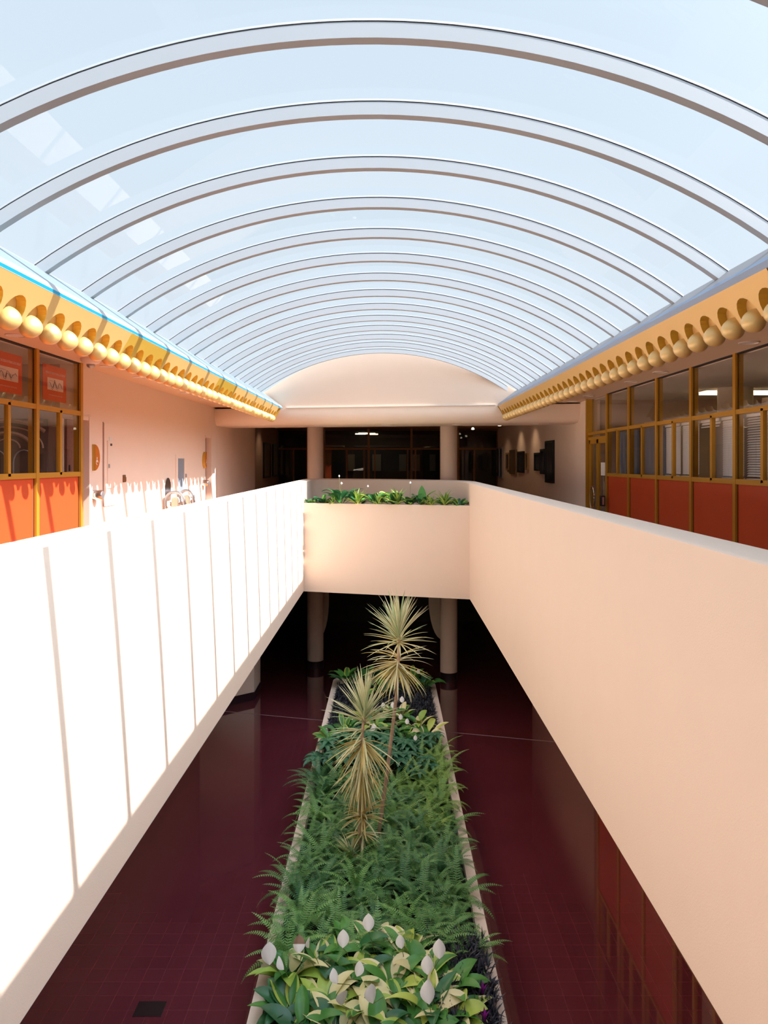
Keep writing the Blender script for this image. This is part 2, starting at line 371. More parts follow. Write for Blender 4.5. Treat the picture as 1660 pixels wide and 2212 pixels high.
# cross beam with rounded lower edge
mb = MB(); rings = []
bp = [(0.0, 1.335), (0.0, 1.22)] + [(0.26 - 0.26 * math.cos(a), 1.22 - 0.30 * math.sin(a)) for a in [PI / 2 * k / 8 for k in range(1, 9)]] + [(1.35, 0.92), (1.35, 1.42), (0.3, 1.42), (0.3, 1.335)]
for x in (WL, -1.5, 0, 1.5, WR + 0.06): rings.append([(x, beamY(x) + dy, z) for dy, z in bp])
mb.loft(rings)
struct('ceiling_beam', mb, M['plaster'], 'peach cross beam with rounded lower edge under the half-moon wall', smooth=True)
mb = MB(); mb.obox((0.0, beamY(0) - 0.006, 1.338), (2.5, -0.4875, 0), (0, 0.02, 0), (0, 0, 0.006)); struct('trim_2', mb, M['white'], 'thin ledge strip along the top of the beam, white for the light it catches')  # white colour stands for light caught on the ledge

# gallery walls: this part is enlarged about the camera position
U = 1.2
W2L, W2R, D2, C2 = -3.62, 3.64, G2 / 1.2, 1.14
GLx = -3.53
mb = MB(); W = W2L
mb.box(W - 0.15, W, 8.94, 14.66, D2, C2); mb.box(W - 0.15, W, 8.5, 8.94, 0.52, C2); mb.box(W - 0.15, W, 14.66, 15.1, 0.51, C2)
mb.box(W - 0.15, W, 15.1, 15.7, D2, C2)
mb.box(W - 0.15, W - 0.12, 8.5, 8.94, D2, 0.52); mb.box(W - 0.17, W - 0.14, 14.6, 15.2, D2, 0.52)
struct('wall_left', mb, M['plaster'], 'peach plaster wall of the left gallery')
mb = MB(); vs = [(-3.62, 15.7), (-3.28, 18.1), (-3.28, 18.25), (-7, 18.25), (-7, 15.7)]
mb.add([(x, y, z) for z in (D2, C2) for x, y in vs], [(i, (i + 1) % 5, (i + 1) % 5 + 5, i + 5) for i in range(5)])
struct('wall_left', mb, M['plaster'], 'splayed end of the left gallery wall')
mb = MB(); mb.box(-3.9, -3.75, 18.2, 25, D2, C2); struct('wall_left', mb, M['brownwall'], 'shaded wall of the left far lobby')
mb = MB(); mb.box(W2R, W2R + 0.2, 13.42, 14.4, D2, C2); struct('wall_right', mb, M['plaster'], 'peach wall strip beside the glass doors')
mb = MB(); mb.box(W2R + 0.06, W2R + 0.2, 14.4, 25, D2, C2); struct('wall_right', mb, M['plaster'], 'gallery wall with framed pictures')
U = 1.0
# lower level walls
mb = MB(); vs = [(-3.28, 18.1), (-5.2, 16.5), (-9, 16.5), (-9, 19), (-3.28, 19)]
mb.add([(x, y, z) for z in (FLZ, G2 - 0.35) for x, y in vs], [(i, (i + 1) % 5, (i + 1) % 5 + 5, i + 5) for i in range(5)])
struct('wall_lower_left', mb, M['plaster'], 'peach wall end on the lower level')
mb = MB(); vs = [(-3.265, 18.085), (-5.2, 16.475), (-9, 16.4), (-9, 19), (-3.265, 19)]
mb.add([(x, y, z) for z in (FLZ, FLZ + 0.2) for x, y in vs], [(i, (i + 1) % 5, (i + 1) % 5 + 5, i + 5) for i in range(5)])
struct('baseboard_left', mb, M['darkbase'], 'dark base at the foot of the lower wall')
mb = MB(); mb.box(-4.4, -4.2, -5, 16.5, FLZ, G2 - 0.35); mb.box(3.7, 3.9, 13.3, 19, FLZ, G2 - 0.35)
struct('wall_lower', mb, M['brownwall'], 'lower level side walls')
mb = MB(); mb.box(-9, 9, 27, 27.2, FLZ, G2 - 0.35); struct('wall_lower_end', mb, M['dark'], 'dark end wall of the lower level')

# ------------------------------------------------------------------ skylight
sky = thing('barrel_skylight', (0, 4, 1.1), 'long arched glass vault of pale curved ribs over the open well', 'skylight')
def archring(x0, x1, zoff, n=40):
    return [(x0 + (x1 - x0) * i / n, zoff) for i in range(n + 1)]
ribY = [6.378 + 0.9785 * k for k in range(-8, 12)]
def rib_mb(y):
    mb = MB(); n = 40
    P = [SL + (SR - SL) * i / n for i in range(n + 1)]
    def normal(x):
        e = 1e-3; xa = min(max(x, SL + e), SR - e); d = Vector((2 * e, arc(xa + e) - arc(xa - e))).normalized(); return Vector((-d.y, d.x))
    rings = []; cap = []; line = []
    for x in P:
        nn = normal(x); c = Vector((x, arc(x)))
        a = c + nn * -0.006; b = c + nn * -0.100
        rings.append([(a.x, y, a.y), (a.x, y + 0.075, a.y), (b.x, y + 0.075, b.y), (b.x, y, b.y)])
        a = c + nn * 0.001; b = c + nn * 0.016
        cap.append([(a.x, y - 0.004, a.y), (a.x, y + 0.079, a.y), (b.x, y + 0.075, b.y), (b.x, y, b.y)])
        a = c + nn * 0.002; b = c + nn * -0.012
        line.append([(a.x, y + 0.004, a.y), (a.x, y + 0.07, a.y), (b.x, y + 0.07, b.y), (b.x, y + 0.004, b.y)])
    mb.loft(rings, mi=0); mb.loft(cap, mi=0); mb.loft(line, mi=1); return mb
r0 = build('rib', rib_mb(0), [M['rib'], M['gasket']], sky, smooth=True, shift=False)
r0.location = (0, ribY[0] - 4, -1.1)
for y in ribY[1:]:
    c = r0.copy(); COL.objects.link(c); c.parent = sky; c.location = (0, y - 4, -1.1)
def pane_mb(y0, y1):
    mb = MB(); n = 40
    rings = [[(SL + (SR - SL) * i / n, y, arc(SL + (SR - SL) * i / n) - 0.001) for i in range(n + 1)] for y in (y0, y1)]
    mb.loft(rings, closed=False); return mb
g0 = build('glass_pane', pane_mb(0.075, 0.9785), M['skyglass'], sky, smooth='full', shift=False)
g0.location = (0, ribY[0] - 4, -1.1)
for y in ribY[1:-1]:
    c = g0.copy(); COL.objects.link(c); c.parent = sky; c.location = (0, y - 4, -1.1)
build('glass_pane', pane_mb(-2.6, ribY[0]), M['skyglass'], sky, smooth='full')
# curbs
def bar(mb, p, q, y0, y1, mi, th=0.012):      # sloping strip between two profile points, y1 may differ at each
    d = (Vector(q) - Vector(p)).normalized(); nn = Vector((d.y, -d.x)) * th * (1 if p[0] > 0 else -1)
    mb.prism([p, q, (q[0] + nn[0], q[1] + nn[1]), (p[0] + nn[0], p[1] + nn[1])], y0, y1, mi)
mb = MB(); zt = arc(SL)
bar(mb, (-3.00, 1.668), (SL, zt + 0.002), -2.6, 18.2, 1)
bar(mb, (-2.61, 1.385), (-3.00, 1.668), -2.6, 18.15, 2)
bar(mb, (-2.578, 1.332), (-2.61, 1.385), -2.6, 18.1, 0)
bar(mb, (-2.584, 1.308), (-2.578, 1.332), -2.6, 18.1, 3)
bar(mb, (-2.579, 1.302), (-2.584, 1.308), -2.6, 17.9, 1)
build('curb', mb, [M['curbedge'], M['curbedge'], M['curbpale'], M['teal']], sky)
mb = MB(); zt = arc(SR)
bar(mb, (2.70, 1.468), (SR, zt + 0.002), -2.6, 17.2, 1)
bar(mb, (2.56, 1.370), (2.70, 1.468), -2.6, 17.2, 2)
bar(mb, (2.53, 1.300), (2.56, 1.370), -2.6, 17.2, 0)
build('curb', mb, [M['curb'], M['curbedge'], M['bluegrey']], sky)

# ------------------------------------------------------------------ golden fascias with slots and balls
def fascia(side, Xt, zt, zlow, y_start, nslots, phase, dy, label, yend):
    # side -1 left, +1 right.  Panel leans outwards going down: dX = 0.58 dZ
    f = thing('ornamental_fascia', (side * Xt, y_start, zt), label, 'fascia')
    lean = 0.58
    X = lambda z: side * (Xt + lean * (zt - z))
    w = 0.136; ztop_slot = zt - 0.095; ah = 0.13; zbot = zlow
    # front-of-void normal offset for thickness
    th = 0.07
    def panel(y0, cnt, sec):
        mb = MB()
        na = 10
        for s in range(cnt):
            a = y0 + s * dy; b = a + dy; c = 0.5 * (a + b)     # slot centred in cell
            # outline of the arch, from lower left to lower right
            arcp = []
            for k in range(na + 1):
                t = PI - PI * k / na
                arcp.append((c + w * math.cos(t), (ztop_slot - ah) + ah * math.sin(t)))
            outl = [(c - w, zbot)] + arcp + [(c + w, zbot)]
            top = [(a, zt)] + [(c + (p[0] - c) * 1.0, zt) for p in arcp] + [(b, zt)]
            for off in (0.0, th):
                ox = side * off
                P = lambda y, z: (X(z) + ox, y, z)
                # top strip above arch
                for k in range(na):
                    p, q = arcp[k], arcp[k + 1]
                    mb.add([P(*p), P(*q), P(q[0], zt), P(p[0], zt)], [(0, 1, 2, 3)])
                mb.add([P(a, zbot), P(c - w, zbot), P(c - w, arcp[0][1]), P(c - w, zt), P(a, zt)], [(0, 1, 2, 3, 4)])
                mb.add([P(c + w, zbot), P(b, zbot), P(b, zt), P(c + w, zt), P(c + w, arcp[-1][1])], [(0, 1, 2, 3, 4)])
            # reveal of the slot
            for k in range(len(outl) - 1):
                p, q = outl[k], outl[k + 1]
                mb.add([(X(p[1]), p[0], p[1]), (X(q[1]), q[0], q[1]), (X(q[1]) + side * th, q[0], q[1]), (X(p[1]) + side * th, p[0], p[1])], [(0, 1, 2, 3)], 1)
            # bottom edges
            for (p, q) in (((a, zbot), (c - w, zbot)), ((c + w, zbot), (b, zbot))):
                mb.add([(X(p[1]), p[0], p[1]), (X(q[1]), q[0], q[1]), (X(q[1]) + side * th, q[0], q[1]), (X(p[1]) + side * th, p[0], p[1])], [(0, 1, 2, 3)])
        return build('panel', mb, [sec, M['gold2']], f)
    # cells begin half a pitch before the first ball; panel joints every four slots, through the middle of a slot in the photo
    y = phase - dy / 2; k = 0; cnt = 0
    while cnt < nslots:
        n = min(4, nslots - cnt)
        panel(y + cnt * dy + 0.002, n, M['gold2'] if (side < 0 and k in (2, 5)) else M['gold'])  # deeper anodised tone stands for reflection differences between panels
        cnt += n; k += 1
    # backing strip far behind the slots (closes the cavity)
    mb = MB(); mb.add([(X(zt) + side * 0.072, y, zt), (X(zlow) + side * 0.072, y, zlow), (X(zlow) + side * 0.072, yend, zlow), (X(zt) + side * 0.072, yend, zt)], [(0, 1, 2, 3)]); build('backing', mb, M['gold'], f)
    mb = MB(); mb.add([(X(zt), yend, zt), (X(zlow), yend, zlow), (X(zlow) + side * 0.1, yend, zlow), (X(zt) + side * 0.1, yend, zt)], [(0, 1, 2, 3)]); build('end_cap', mb, M['gold2'], f)
    # one ball, then copies: egg slightly pointed at the top
    pr = []
    R = 0.086
    for i in range(17):
        t = PI * i / 16 - PI / 2
        s = math.sin(t); r = R * math.cos(t) * (1.0 - 0.10 * s)
        pr.append((r, R * 1.06 * s if s > 0 else R * 0.98 * s))
    mb = MB(); mb.lathe((0, 0, 0), pr, 28)
    b0 = build('ball', mb, M['ball'], f, smooth='full', shift=False)
    ys = [phase + dy * i for i in range(nslots)]
    zb = zt - 0.262
    def put(o, y): o.location = (X(zb) + side * 0.005 - side * Xt, y - y_start, zb - zt); o.rotation_euler = (0, -side * 0.35 * -1, 0)
    put(b0, ys[0])
    for y_ in ys[1:]:
        c = b0.copy(); COL.objects.link(c); c.parent = f; put(c, y_)
    return f
fascia(-1, FX, 1.30, 1.045, 4.0, 39, 5.337 - 0.3254, 0.3254, 'sunlit golden fascia with arched slots and balls under the left edge of the vault', 17.82)
fascia(1, 2.53, 1.30, 1.045, 4.0, 37, 5.44 - 0.3254, 0.3254, 'shaded golden fascia with arched slots and balls under the right edge of the vault', 17.1)

# everything up to the far lobby is scaled up about the camera eye, columns left out
U = 1.2
TRUE = (G2, CEIL, WL, WR)
G2, CEIL, WL, WR = D2, C2, W2L, W2R
# ------------------------------------------------------------------ glazed walls
def glazing(name, side, X, posts, zt, ztr, zlr, zf, label, panel_mat, split=True, glass_low=True, skip_first=False):
    """gold frame wall in the plane x = X; side = +1 when its room lies at larger |x|"""
    g = thing(name, (X, posts[0], zf), label, None, kind='structure'); s = side
    def bx_(nm, y0, y1, z0, z1, d0, d1, m):
        mb = MB(); a, b = sorted((X + s * d0, X + s * d1)); mb.box(a, b, y0, y1, z0, z1); return build(nm, mb, m, g)
    for y in posts:
        bx_('post', y - 0.030, y + 0.030, zf, zt, -0.016, 0.009, M['frame'])
        bx_('gasket', y - 0.045, y + 0.045, zf, zt, 0.0095, 0.014, M['gasket'])
        bx_('post_reflection', y - 0.03, y + 0.03, zlr, zt, 0.022, 0.07, M['frame'])  # gold piece added behind the glass to stand for the post's reflection
    for a, b in zip(posts[:-1], posts[1:]):
        bx_('transom', a + 0.028, b - 0.028, ztr - 0.025, ztr + 0.025, -0.012, 0.04, M['frame'])
        bx_('sill_rail', a + 0.028, b - 0.028, zlr - 0.027, zlr + 0.027, -0.012, 0.04, M['frame'])
        bx_('head_rail', a + 0.028, b - 0.028, zt - 0.012, zt, 0.0, 0.05, M['gasket'])
        c = (a + b) / 2
        if split: bx_('mullion', c - 0.024, c + 0.024, zlr + 0.0, ztr, -0.012, 0.03, M['frame'])
        for (z0, z1) in ((ztr + 0.025, zt - 0.012), (zlr + 0.027, ztr - 0.025)):
            mb = MB(); xx = X + s * 0.008; mb.add([(xx, a + 0.02, z0), (xx, b - 0.02, z0), (xx, b - 0.02, z1), (xx, a + 0.02, z1)], [(0, 1, 2, 3)])
            build('glass_pane', mb, M['glass'], g)
        bx_('spandrel_panel', a + 0.03, b - 0.03, zf, zlr - 0.027, 0.010, 0.03, panel_mat)
    return g
RP = [5.47 + 1.13 * i for i in range(7)]       # 5.47 ... 12.25
RP = [4.35, 5.48, 6.6, 7.74, 8.86, 10.0, 11.16, 12.28]
glazing('window_1', 1, WR - 0.01, RP, CEIL, 0.525, -0.2, G2, 'gold framed glazing with dark red panels along the right gallery', M['red'])
LPs = [4.15, 5.24, 6.33, 7.43, 8.50]
glazing('window_2', -1, GLx, LPs, CEIL, 0.56, -0.132, G2, 'gold framed glazing with orange-red panels along the left gallery', M['red'])

# door bay on the right: gold framed pair of glass doors
dr = thing('door_1', (WR, 12.85, G2), 'gold framed double glass door with ring pull on the right gallery', None, kind='structure')
def dbox(nm, y0, y1, z0, z1, d0, d1, m, par=dr):
    mb = MB(); mb.box(WR + d0, WR + d1, y0, y1, z0, z1); return build(nm, mb, m, par)
dbox('post', 13.38, 13.43, G2, CEIL, -0.06, 0.06, M['frame'])
dbox('transom', 12.3, 13.38, 0.49, 0.54, -0.03, 0.06, M['frame'])
dbox('transom', 12.3, 13.38, 0.40, 0.45, -0.02, 0.06, M['frame'])
mb = MB(); mb.add([(WR + .04, 12.3, .54), (WR + .04, 13.38, .54), (WR + .04, 13.38, CEIL), (WR + .04, 12.3, CEIL)], [(0, 1, 2, 3)]); build('glass_pane', mb, M['glass'], dr)
for (a, b) in ((12.32, 12.84), (12.86, 13.36)):
    lf = MB()
    for (y0, y1, z0, z1) in ((a, a + 0.05, G2, 0.4), (b - 0.05, b, G2, 0.4), (a, b, 0.33, 0.4), (a, b, G2, G2 + 0.12)):
        lf.box(WR - 0.01, WR + 0.03, y0, y1, z0, z1)
    l = build('door_leaf', lf, M['frame'], dr)
    mb = MB(); mb.add([(WR + .01, a + .04, G2 + .1), (WR + .01, b - .04, G2 + .1), (WR + .01, b - .04, .35), (WR + .01, a + .04, .35)], [(0, 1, 2, 3)])
    build('glass_pane', mb, M['glass'], l)
mb = MB(); mb.tube([(WR - 0.07, 12.95 + 0.13 * math.cos(t), -0.62 + 0.2 * math.sin(t)) for t in [2 * PI * k / 24 for k in range(25)]], 0.012, 6)
build('ring_pull', mb, M['chrome'], dr)
nb = tag(build('paper_notice', MB().box(WR - 0.014, WR - 0.011, 12.38, 12.62, -0.22, 0.0), M['white']), 'small white paper notice taped to the glass door of the right gallery', 'notice')
bxr = thing('card_reader', (WR - 0.08, 12.29, -0.7), 'black card reader box on the gold post beside the glass doors', 'card reader')
build('housing', MB().box(WR - 0.13, WR - 0.06, 12.2, 12.29, -0.72, -0.55), M['black'], bxr)
build('side_plate', MB().box(WR - 0.115, WR - 0.08, 12.195, 12.2, -0.70, -0.57), M['steel'], bxr)

# back glazing of the upper lobby
BY = 25.0
bg = thing('window_3', (0, BY, G2), 'bronze framed glazing at the far end behind the columns', None, kind='structure')
bxs = [-3.75, -2.72, -2.17, -0.66, 0.79, 1.78, 2.36, 3.7]
for x in bxs:
    build('post', MB().box(x - 0.035, x + 0.035, BY - 0.05, BY + 0.05, G2, CEIL), M['bronze'], bg)
for x in (-0.81, 0.66, -0.45, 0.92, 2.9, -3.2, -1.4):
    build('mullion', MB().box(x - 0.025, x + 0.025, BY - 0.04, BY + 0.04, G2, 0.45), M['bronze'], bg)
build('transom', MB().box(-3.75, 3.7, BY - 0.04, BY + 0.04, 0.43, 0.49), M['bronze'], bg)
for a, b in zip(bxs[:-1], bxs[1:]):
    for z0, z1 in ((G2, 0.43), (0.49, CEIL)):
        mb = MB(); mb.add([(a, BY, z0), (b, BY, z0), (b, BY, z1), (a, BY, z1)], [(0, 1, 2, 3)]); build('glass_pane', mb, M['glass'], bg)
# office behind it
mb = MB(); mb.box(-8, 8, 30.4, 30.5, G2, CEIL); struct('wall_office', mb, mat('office_wall', (0.05, 0.045, 0.05, 1), 0.8), 'dark office wall behind the far glazing')
for i, (x, w_) in enumerate([(-1.65, 0.28), (-0.65, 0.36), (0.45, 0.3), (1.0, 0.3), (1.7, 0.24), (2.2, 0.24)]):
    b = thing('window_blind', (x, 30.3, -0.3), ['left pale window blind in the dark far office', 'widest pale window blind in the dark far office', 'third window blind from the left in the dark far office', 'fourth window blind from the left in the dark far office', 'fifth window blind from the left in the dark far office', 'rightmost window blind in the dark far office'][i], 'blind', 'blinds in the far office')
    build('slats', MB().box(x, x + w_, 30.3, 30.32, -0.35, 0.33), mat('office_blind', (0.28, 0.25, 0.2, 1), 0.6), b)
for i, (px, py) in enumerate([(786, 932), (800, 926), (779, 935), (806, 923)]):
    p = atY(px, py, 28.4 + 0.3 * i)
    tag(build('ceiling_lamp', MB().box(p.x - 0.2, p.x + 0.2, p.y, p.y + 0.12, 1.10, 1.135), M['lamp']), ['lit fluorescent ceiling strip in the far office, lower one on the left', 'lit fluorescent ceiling strip in the far office, longest of the upper pair', 'lit fluorescent ceiling strip in the far office, lowest of them', 'lit fluorescent ceiling strip in the far office, topmost of them'][i], 'lamp', 'fluorescent strips in the far office')

# ------------------------------------------------------------------ columns
U = 1.0; UNSCALED = (G2, CEIL, WL, WR); G2, CEIL, WL, WR = TRUE
for (x, y, lab) in ((-2.06, 20.95, 'round peach column behind the left end of the balcony planter, seen on both floors'), (1.62, 19.8, 'round peach column behind the right end of the balcony planter, seen on both floors')):
    c = thing('column', (x, y, FLZ), lab, 'column', 'round columns at the far end')
    build('shaft', MB().lathe((x, y, FLZ), [(0.228, 0.22), (0.228, -FLZ + CEIL)], 36), M['plaster'], c, smooth=True)
    build('base', MB().lathe((x, y, FLZ), [(0.235, 0.0), (0.235, 0.22)], 36), M['darkbase'], c, smooth=True)
for (x, y, h, rx, lab) in ((-2.02, 21.5, -3.95, 0.3, 'pale oval panel mostly hidden behind the left column on the lower floor'), (1.5, 20.5, -3.75, 0.38, 'pale oval panel mostly hidden behind the right column on the lower floor')):
    mb = MB(); mb.loft([[(x + rx * math.cos(t), yy, h + 1.15 * math.sin(t)) for t in [2 * PI * k / 32 for k in range(32)]] for yy in (y, y + 0.05)])
    tag(build('oval_panel', mb, M['cream']), lab, 'panel')

# ------------------------------------------------------------------ downlights and detector on the soffit
U = 1.2; G2, CEIL, WL, WR = UNSCALED
ordn = ['nearest', 'second', 'third', 'fourth', 'fifth', 'sixth']
def disc(x, y, z, lab, grp, r=0.095):
    t = thing('downlight', (x, y, z), lab, 'light', grp)
    build('trim_ring', MB().lathe((x, y, z), [(r, 0.0), (r, -0.006), (r * 0.86, -0.008), (r * 0.84, -0.001)], 28), M['downlight'], t, smooth=True)
    build('lens', MB().lathe((x, y, z), [(r * 0.84, -0.001), (r * 0.84, -0.003)], 28), M['downlight'], t)
for i, y in enumerate((6.63, 8.79, 9.91, 12.16, 13.36)):
    disc(-3.33, y, CEIL, 'round recessed downlight in the left gallery soffit, %s from the camera' % ordn[i], 'downlights of the left soffit')
for i, y in enumerate((7.04, 9.33, 10.45, 12.67, 13.8)):
    disc(3.43, y, CEIL, 'round recessed downlight in the right gallery soffit, %s from the camera' % ordn[i], 'downlights of the right soffit')
for i, x in enumerate((-1.46, -0.04, 1.39, 2.9)):
    disc(x, beamY(x * 1.2) / 1.2 + 0.5, 0.92 / 1.2, 'small round downlight under the cross beam, %s from the left' % ['first', 'second', 'third', 'fourth'][i], 'downlights under the beam')
dt = thing('ceiling_camera', (-3.27, 8.14, CEIL), 'pale domed security camera on the left gallery soffit above the window end', 'camera')
build('base', MB().lathe((-3.27, 8.14, CEIL), [(0.11, 0), (0.11, -0.02), (0.085, -0.05), (0.05, -0.062)], 28), M['downlight'], dt, smooth=True)
build('dome', MB().lathe((-3.27, 8.14, CEIL - 0.06), [(0.045, 0), (0.043, -0.02), (0.03, -0.038), (0.0, -0.045)], 20), M['steel'], dt, smooth='full')

# ------------------------------------------------------------------ left wall furniture
W = WL
def d_sign(yc, zc, flip, lab):
    t = thing('restroom_sign', (W, yc, zc), lab, 'sign', 'amber restroom signs')
    R = 0.16; s = -1 if flip else 1
    out = [(yc, zc - R)] + [(yc + s * R * 0.95 * math.cos(a), zc + R * math.sin(a)) for a in [-PI / 2 + PI * k / 20 for k in range(1, 20)]] + [(yc, zc + R)]
    mb = MB(); mb.loft([[(x, p, q) for p, q in out] for x in (W + 0.001, W + 0.055)]); build('backing', mb, M['goldedge'], t)
    mb = MB(); mb.loft([[(x, yc + (p - yc) * 0.97 + s * 0.002, zc + (q - zc) * 0.97) for p, q in out] for x in (W + 0.055, W + 0.058)]); sg = build('face', mb, M['amber'], t)
    mb = MB(); x = W + 0.059; c0 = yc + s * 0.055
    mb.lathe((x, c0, zc - 0.005), [(0.012, 0), (0.012, 0.002)], 12, axis=(1, 0, 0))
    mb.obox((x, c0, zc - 0.035), (0.001, 0, 0), (0, 0.006, 0), (0, 0, 0.02))
    mb.tube([(x, c0 + 0.026 * math.cos(a), zc - 0.06 + 0.026 * math.sin(a)) for a in [2 * PI * k / 14 for k in range(12)]], 0.005, 5)
    build('wheelchair_symbol', mb, M['letter'], sg)
d_sign(9.0, 0.06, False, 'amber half-round restroom sign with white wheelchair symbol, beside the near left door')
d_sign(14.55, 0.05, True, 'amber half-round restroom sign at the far left door')
for i, (y, z, lab) in enumerate(((9.1, -0.40, 'chrome drum-shaped push button on the wall beside the near left door'), (14.45, -0.40, 'chrome drum-shaped push button beside the far left door'))):
    t = thing('push_button', (W, y, z), lab, 'push button', 'chrome push buttons')
    dru = build('drum', MB().lathe((W, y, z), [(0.062, 0), (0.062, 0.1), (0.055, 0.112)], 28, axis=(1, 0, 0)), M['chrome'], t, smooth=True)
    build('face', MB().lathe((W, y, z), [(0.05, 0.112), (0.048, 0.116)], 28, axis=(1, 0, 0)), M['steel'], dru)
# doors
for n, (y0, y1, ztop, lab) in enumerate(((8.55, 8.94, 0.52, 'brown restroom door in a deep frame at the end of the left windows'), (14.66, 15.1, 0.51, 'brown restroom door at the far end of the left wall'))):
    d = thing('door_%d' % (n + 2), (W, y0, G2), lab, None, kind='structure')
    build('door_leaf', MB().box(W - 0.115, W - 0.09, y0, y1, G2, ztop - 0.02), M['doorleaf'], d)
    fr = MB(); fr.box(W - 0.12, W + 0.02, y1 - 0.02, y1 + 0.06, G2, ztop + 0.03); fr.box(W - 0.12, W + 0.012, y0 - 0.03, y1, ztop - 0.015, ztop + 0.03)
    build('door_frame', fr, M['plaster'], d)
    build('hinge', MB().box(W - 0.09, W - 0.08, y0 + 0.05, y0 + 0.08, -0.1, -0.03), M['black'], d)
    build('hinge', MB().box(W - 0.09, W - 0.075, y0 + 0.05, y0 + 0.09, -0.55, -0.43), M['black'], d)
# access panel
ap = thing('access_door', (W, 9.4, -0.56), 'tall flush service door painted like the left wall', 'door')
build('leaf', MB().box(W, W + 0.012, 9.41, 9.80, -0.56, 0.50), M['plaster'], ap)
build('gap', MB().box(W, W + 0.002, 9.385, 9.41, -0.56, 0.515), mat('gap_shadow_line', (0.30, 0.14, 0.10, 1), 0.8), ap)
mc = build('meter_cover', MB().box(W + 0.012, W + 0.024, 9.50, 9.74, -0.33, 0.28), M['plaster'], ap)
build('handle', MB().box(W + 0.024, W + 0.04, 9.51, 9.53, -0.07, -0.02), M['steel'], mc)
build('paper_tag', MB().box(W + 0.012, W + 0.016, 9.58, 9.63, 0.28, 0.33), M['white'], ap)
build('warning_label', MB().box(W + 0.024, W + 0.027, 9.58, 9.64, 0.215, 0.245), M['ink'], mc)
t = thing('wall_switch', (W, 10.13, -0.22), 'small bronze switch plate on the left wall', 'switch')
build('plate', MB().box(W, W + 0.008, 10.09, 10.19, -0.27, -0.17), M['brass'], t)
build('key_cover', MB().box(W + 0.008, W + 0.02, 10.1, 10.18, -0.262, -0.20), mat('copper', (0.42, 0.2, 0.1, 1), 0.3, metal=0.7), t)
# extinguisher cabinet
t = thing('extinguisher_cabinet', (W, 12.9, -0.6), 'recessed wall cabinet with a tall grey glass window on the left wall', 'cabinet')
fr = MB(); 
for (y0, y1, z0, z1) in ((12.58, 12.70, -0.8, 0.13), (13.10, 13.2, -0.8, 0.13), (12.70, 13.10, 0.07, 0.13)): fr.box(W, W + 0.015, y0, y1, z0, z1)
build('frame', fr, M['plaster'], t)
build('window', MB().box(W, W + 0.006, 12.70, 13.10, -0.8, 0.07), mat('cabinet_glass', (0.33, 0.37, 0.42, 1), 0.15), t)
build('latch', MB().box(W + 0.015, W + 0.04, 13.14, 13.17, -0.26, -0.20), M['steel'], t)
# arched steel splash plate and two drinking fountains
mb = MB(); yc, zc = 12.11, -0.40; out = [(yc - 0.16, -0.62)] + [(yc + 0.16 * math.cos(a), zc + 0.15 * math.sin(a)) for a in [PI - PI * k / 16 for k in range(17)]] + [(yc + 0.16, -0.62)]
mb.loft([[(x, p, q) for p, q in out] for x in (W + 0.001, W + 0.02)]); tag(build('splash_plate', mb, M['chrome']), 'arched stainless splash plate on the wall above the drinking fountains', 'plate')
for i, (y, x0, x1, zt_, lab) in enumerate(((11.9, -3.58, -3.28, -0.475, 'drinking fountain with a round arched guard, the nearer of the two'), (12.69, -3.58, -3.34, -0.48, 'drinking fountain with a round arched guard, the farther of the two'))):
    t = thing('drinking_fountain', ((x0 + x1) / 2, y, G2), lab, 'drinking fountain', 'drinking fountains on the left wall')
    xc = (x0 + x1) / 2; r = (x1 - x0) / 2
    pts = [(x0, y, G2 + 0.3)] + [(xc - r * math.cos(a), y, zt_ - r + r * math.sin(a)) for a in [PI * k / 16 for k in range(17)]] + [(x1, y, G2 + 0.3)]
    build('guard_arch', MB().tube(pts, 0.024, 8), M['steel'], t, smooth='full')
    pts = [(xc - 0.05, y + 0.02, G2)] + [(xc - 0.05 * math.cos(a), y + 0.02, zt_ - 0.13 + 0.05 * math.sin(a)) for a in [PI * k / 10 for k in range(11)]] + [(xc + 0.05, y + 0.02, G2)]
    mb = MB(); mb.loft([[(p[0], yy, p[2]) for p in pts] for yy in (y - 0.02, y + 0.10)]); build('pedestal', mb, M['cream'], t)
    build('basin', MB().lathe((xc, y + 0.16, zt_ - 0.2), [(0.03, -0.08), (0.1, -0.05), (r * 0.9, 0.0), (r * 0.9, 0.02), (r * 0.8, 0.03), (0.05, -0.01), (0.0, -0.02)], 28), M['chrome'], t, smooth=True)
    build('spout', MB().tube([(xc + 0.05, y + 0.2, zt_ - 0.2), (xc + 0.05, y + 0.2, zt_ - 0.13), (xc + 0.02, y + 0.17, zt_ - 0.12)], 0.012, 8), M['chrome'], t, smooth='full')

# ------------------------------------------------------------------ left room
mb = MB(); mb.box(-7.2, -7.1, -5, 8.7, G2, CEIL); mb.box(-8.8, W - 0.15, 8.55, 8.7, G2, CEIL); struct('wall_room_left', mb, M['room'], 'walls of the room behind the left windows')
mb = MB(); mb.box(-8.8, GLx - 0.07, -5, 8.55, G2, G2 + 0.01); struct('floor_room_left', mb, M['carpet'], 'carpet of the room behind the left windows')
def text(s, size, m, mat4, name, parent):
    cu = bpy.data.curves.new('txt', 'FONT'); cu.body = s; cu.size = size; cu.align_x = 'CENTER'; cu.align_y = 'CENTER'
    to = bpy.data.objects.new('txt', cu); COL.objects.link(to)
    dg = bpy.context.evaluated_depsgraph_get(); me = bpy.data.meshes.new_from_object(to.evaluated_get(dg))
    bpy.data.objects.remove(to)
    me.transform(mat4); me.transform(Matrix.Scale(U, 4)); me.materials.clear(); me.materials.append(m)
    me.transform(Matrix.Translation(-Vector(parent['_o'])))
    o = bpy.data.objects.new(name, me); COL.objects.link(o); o.parent = parent; return o
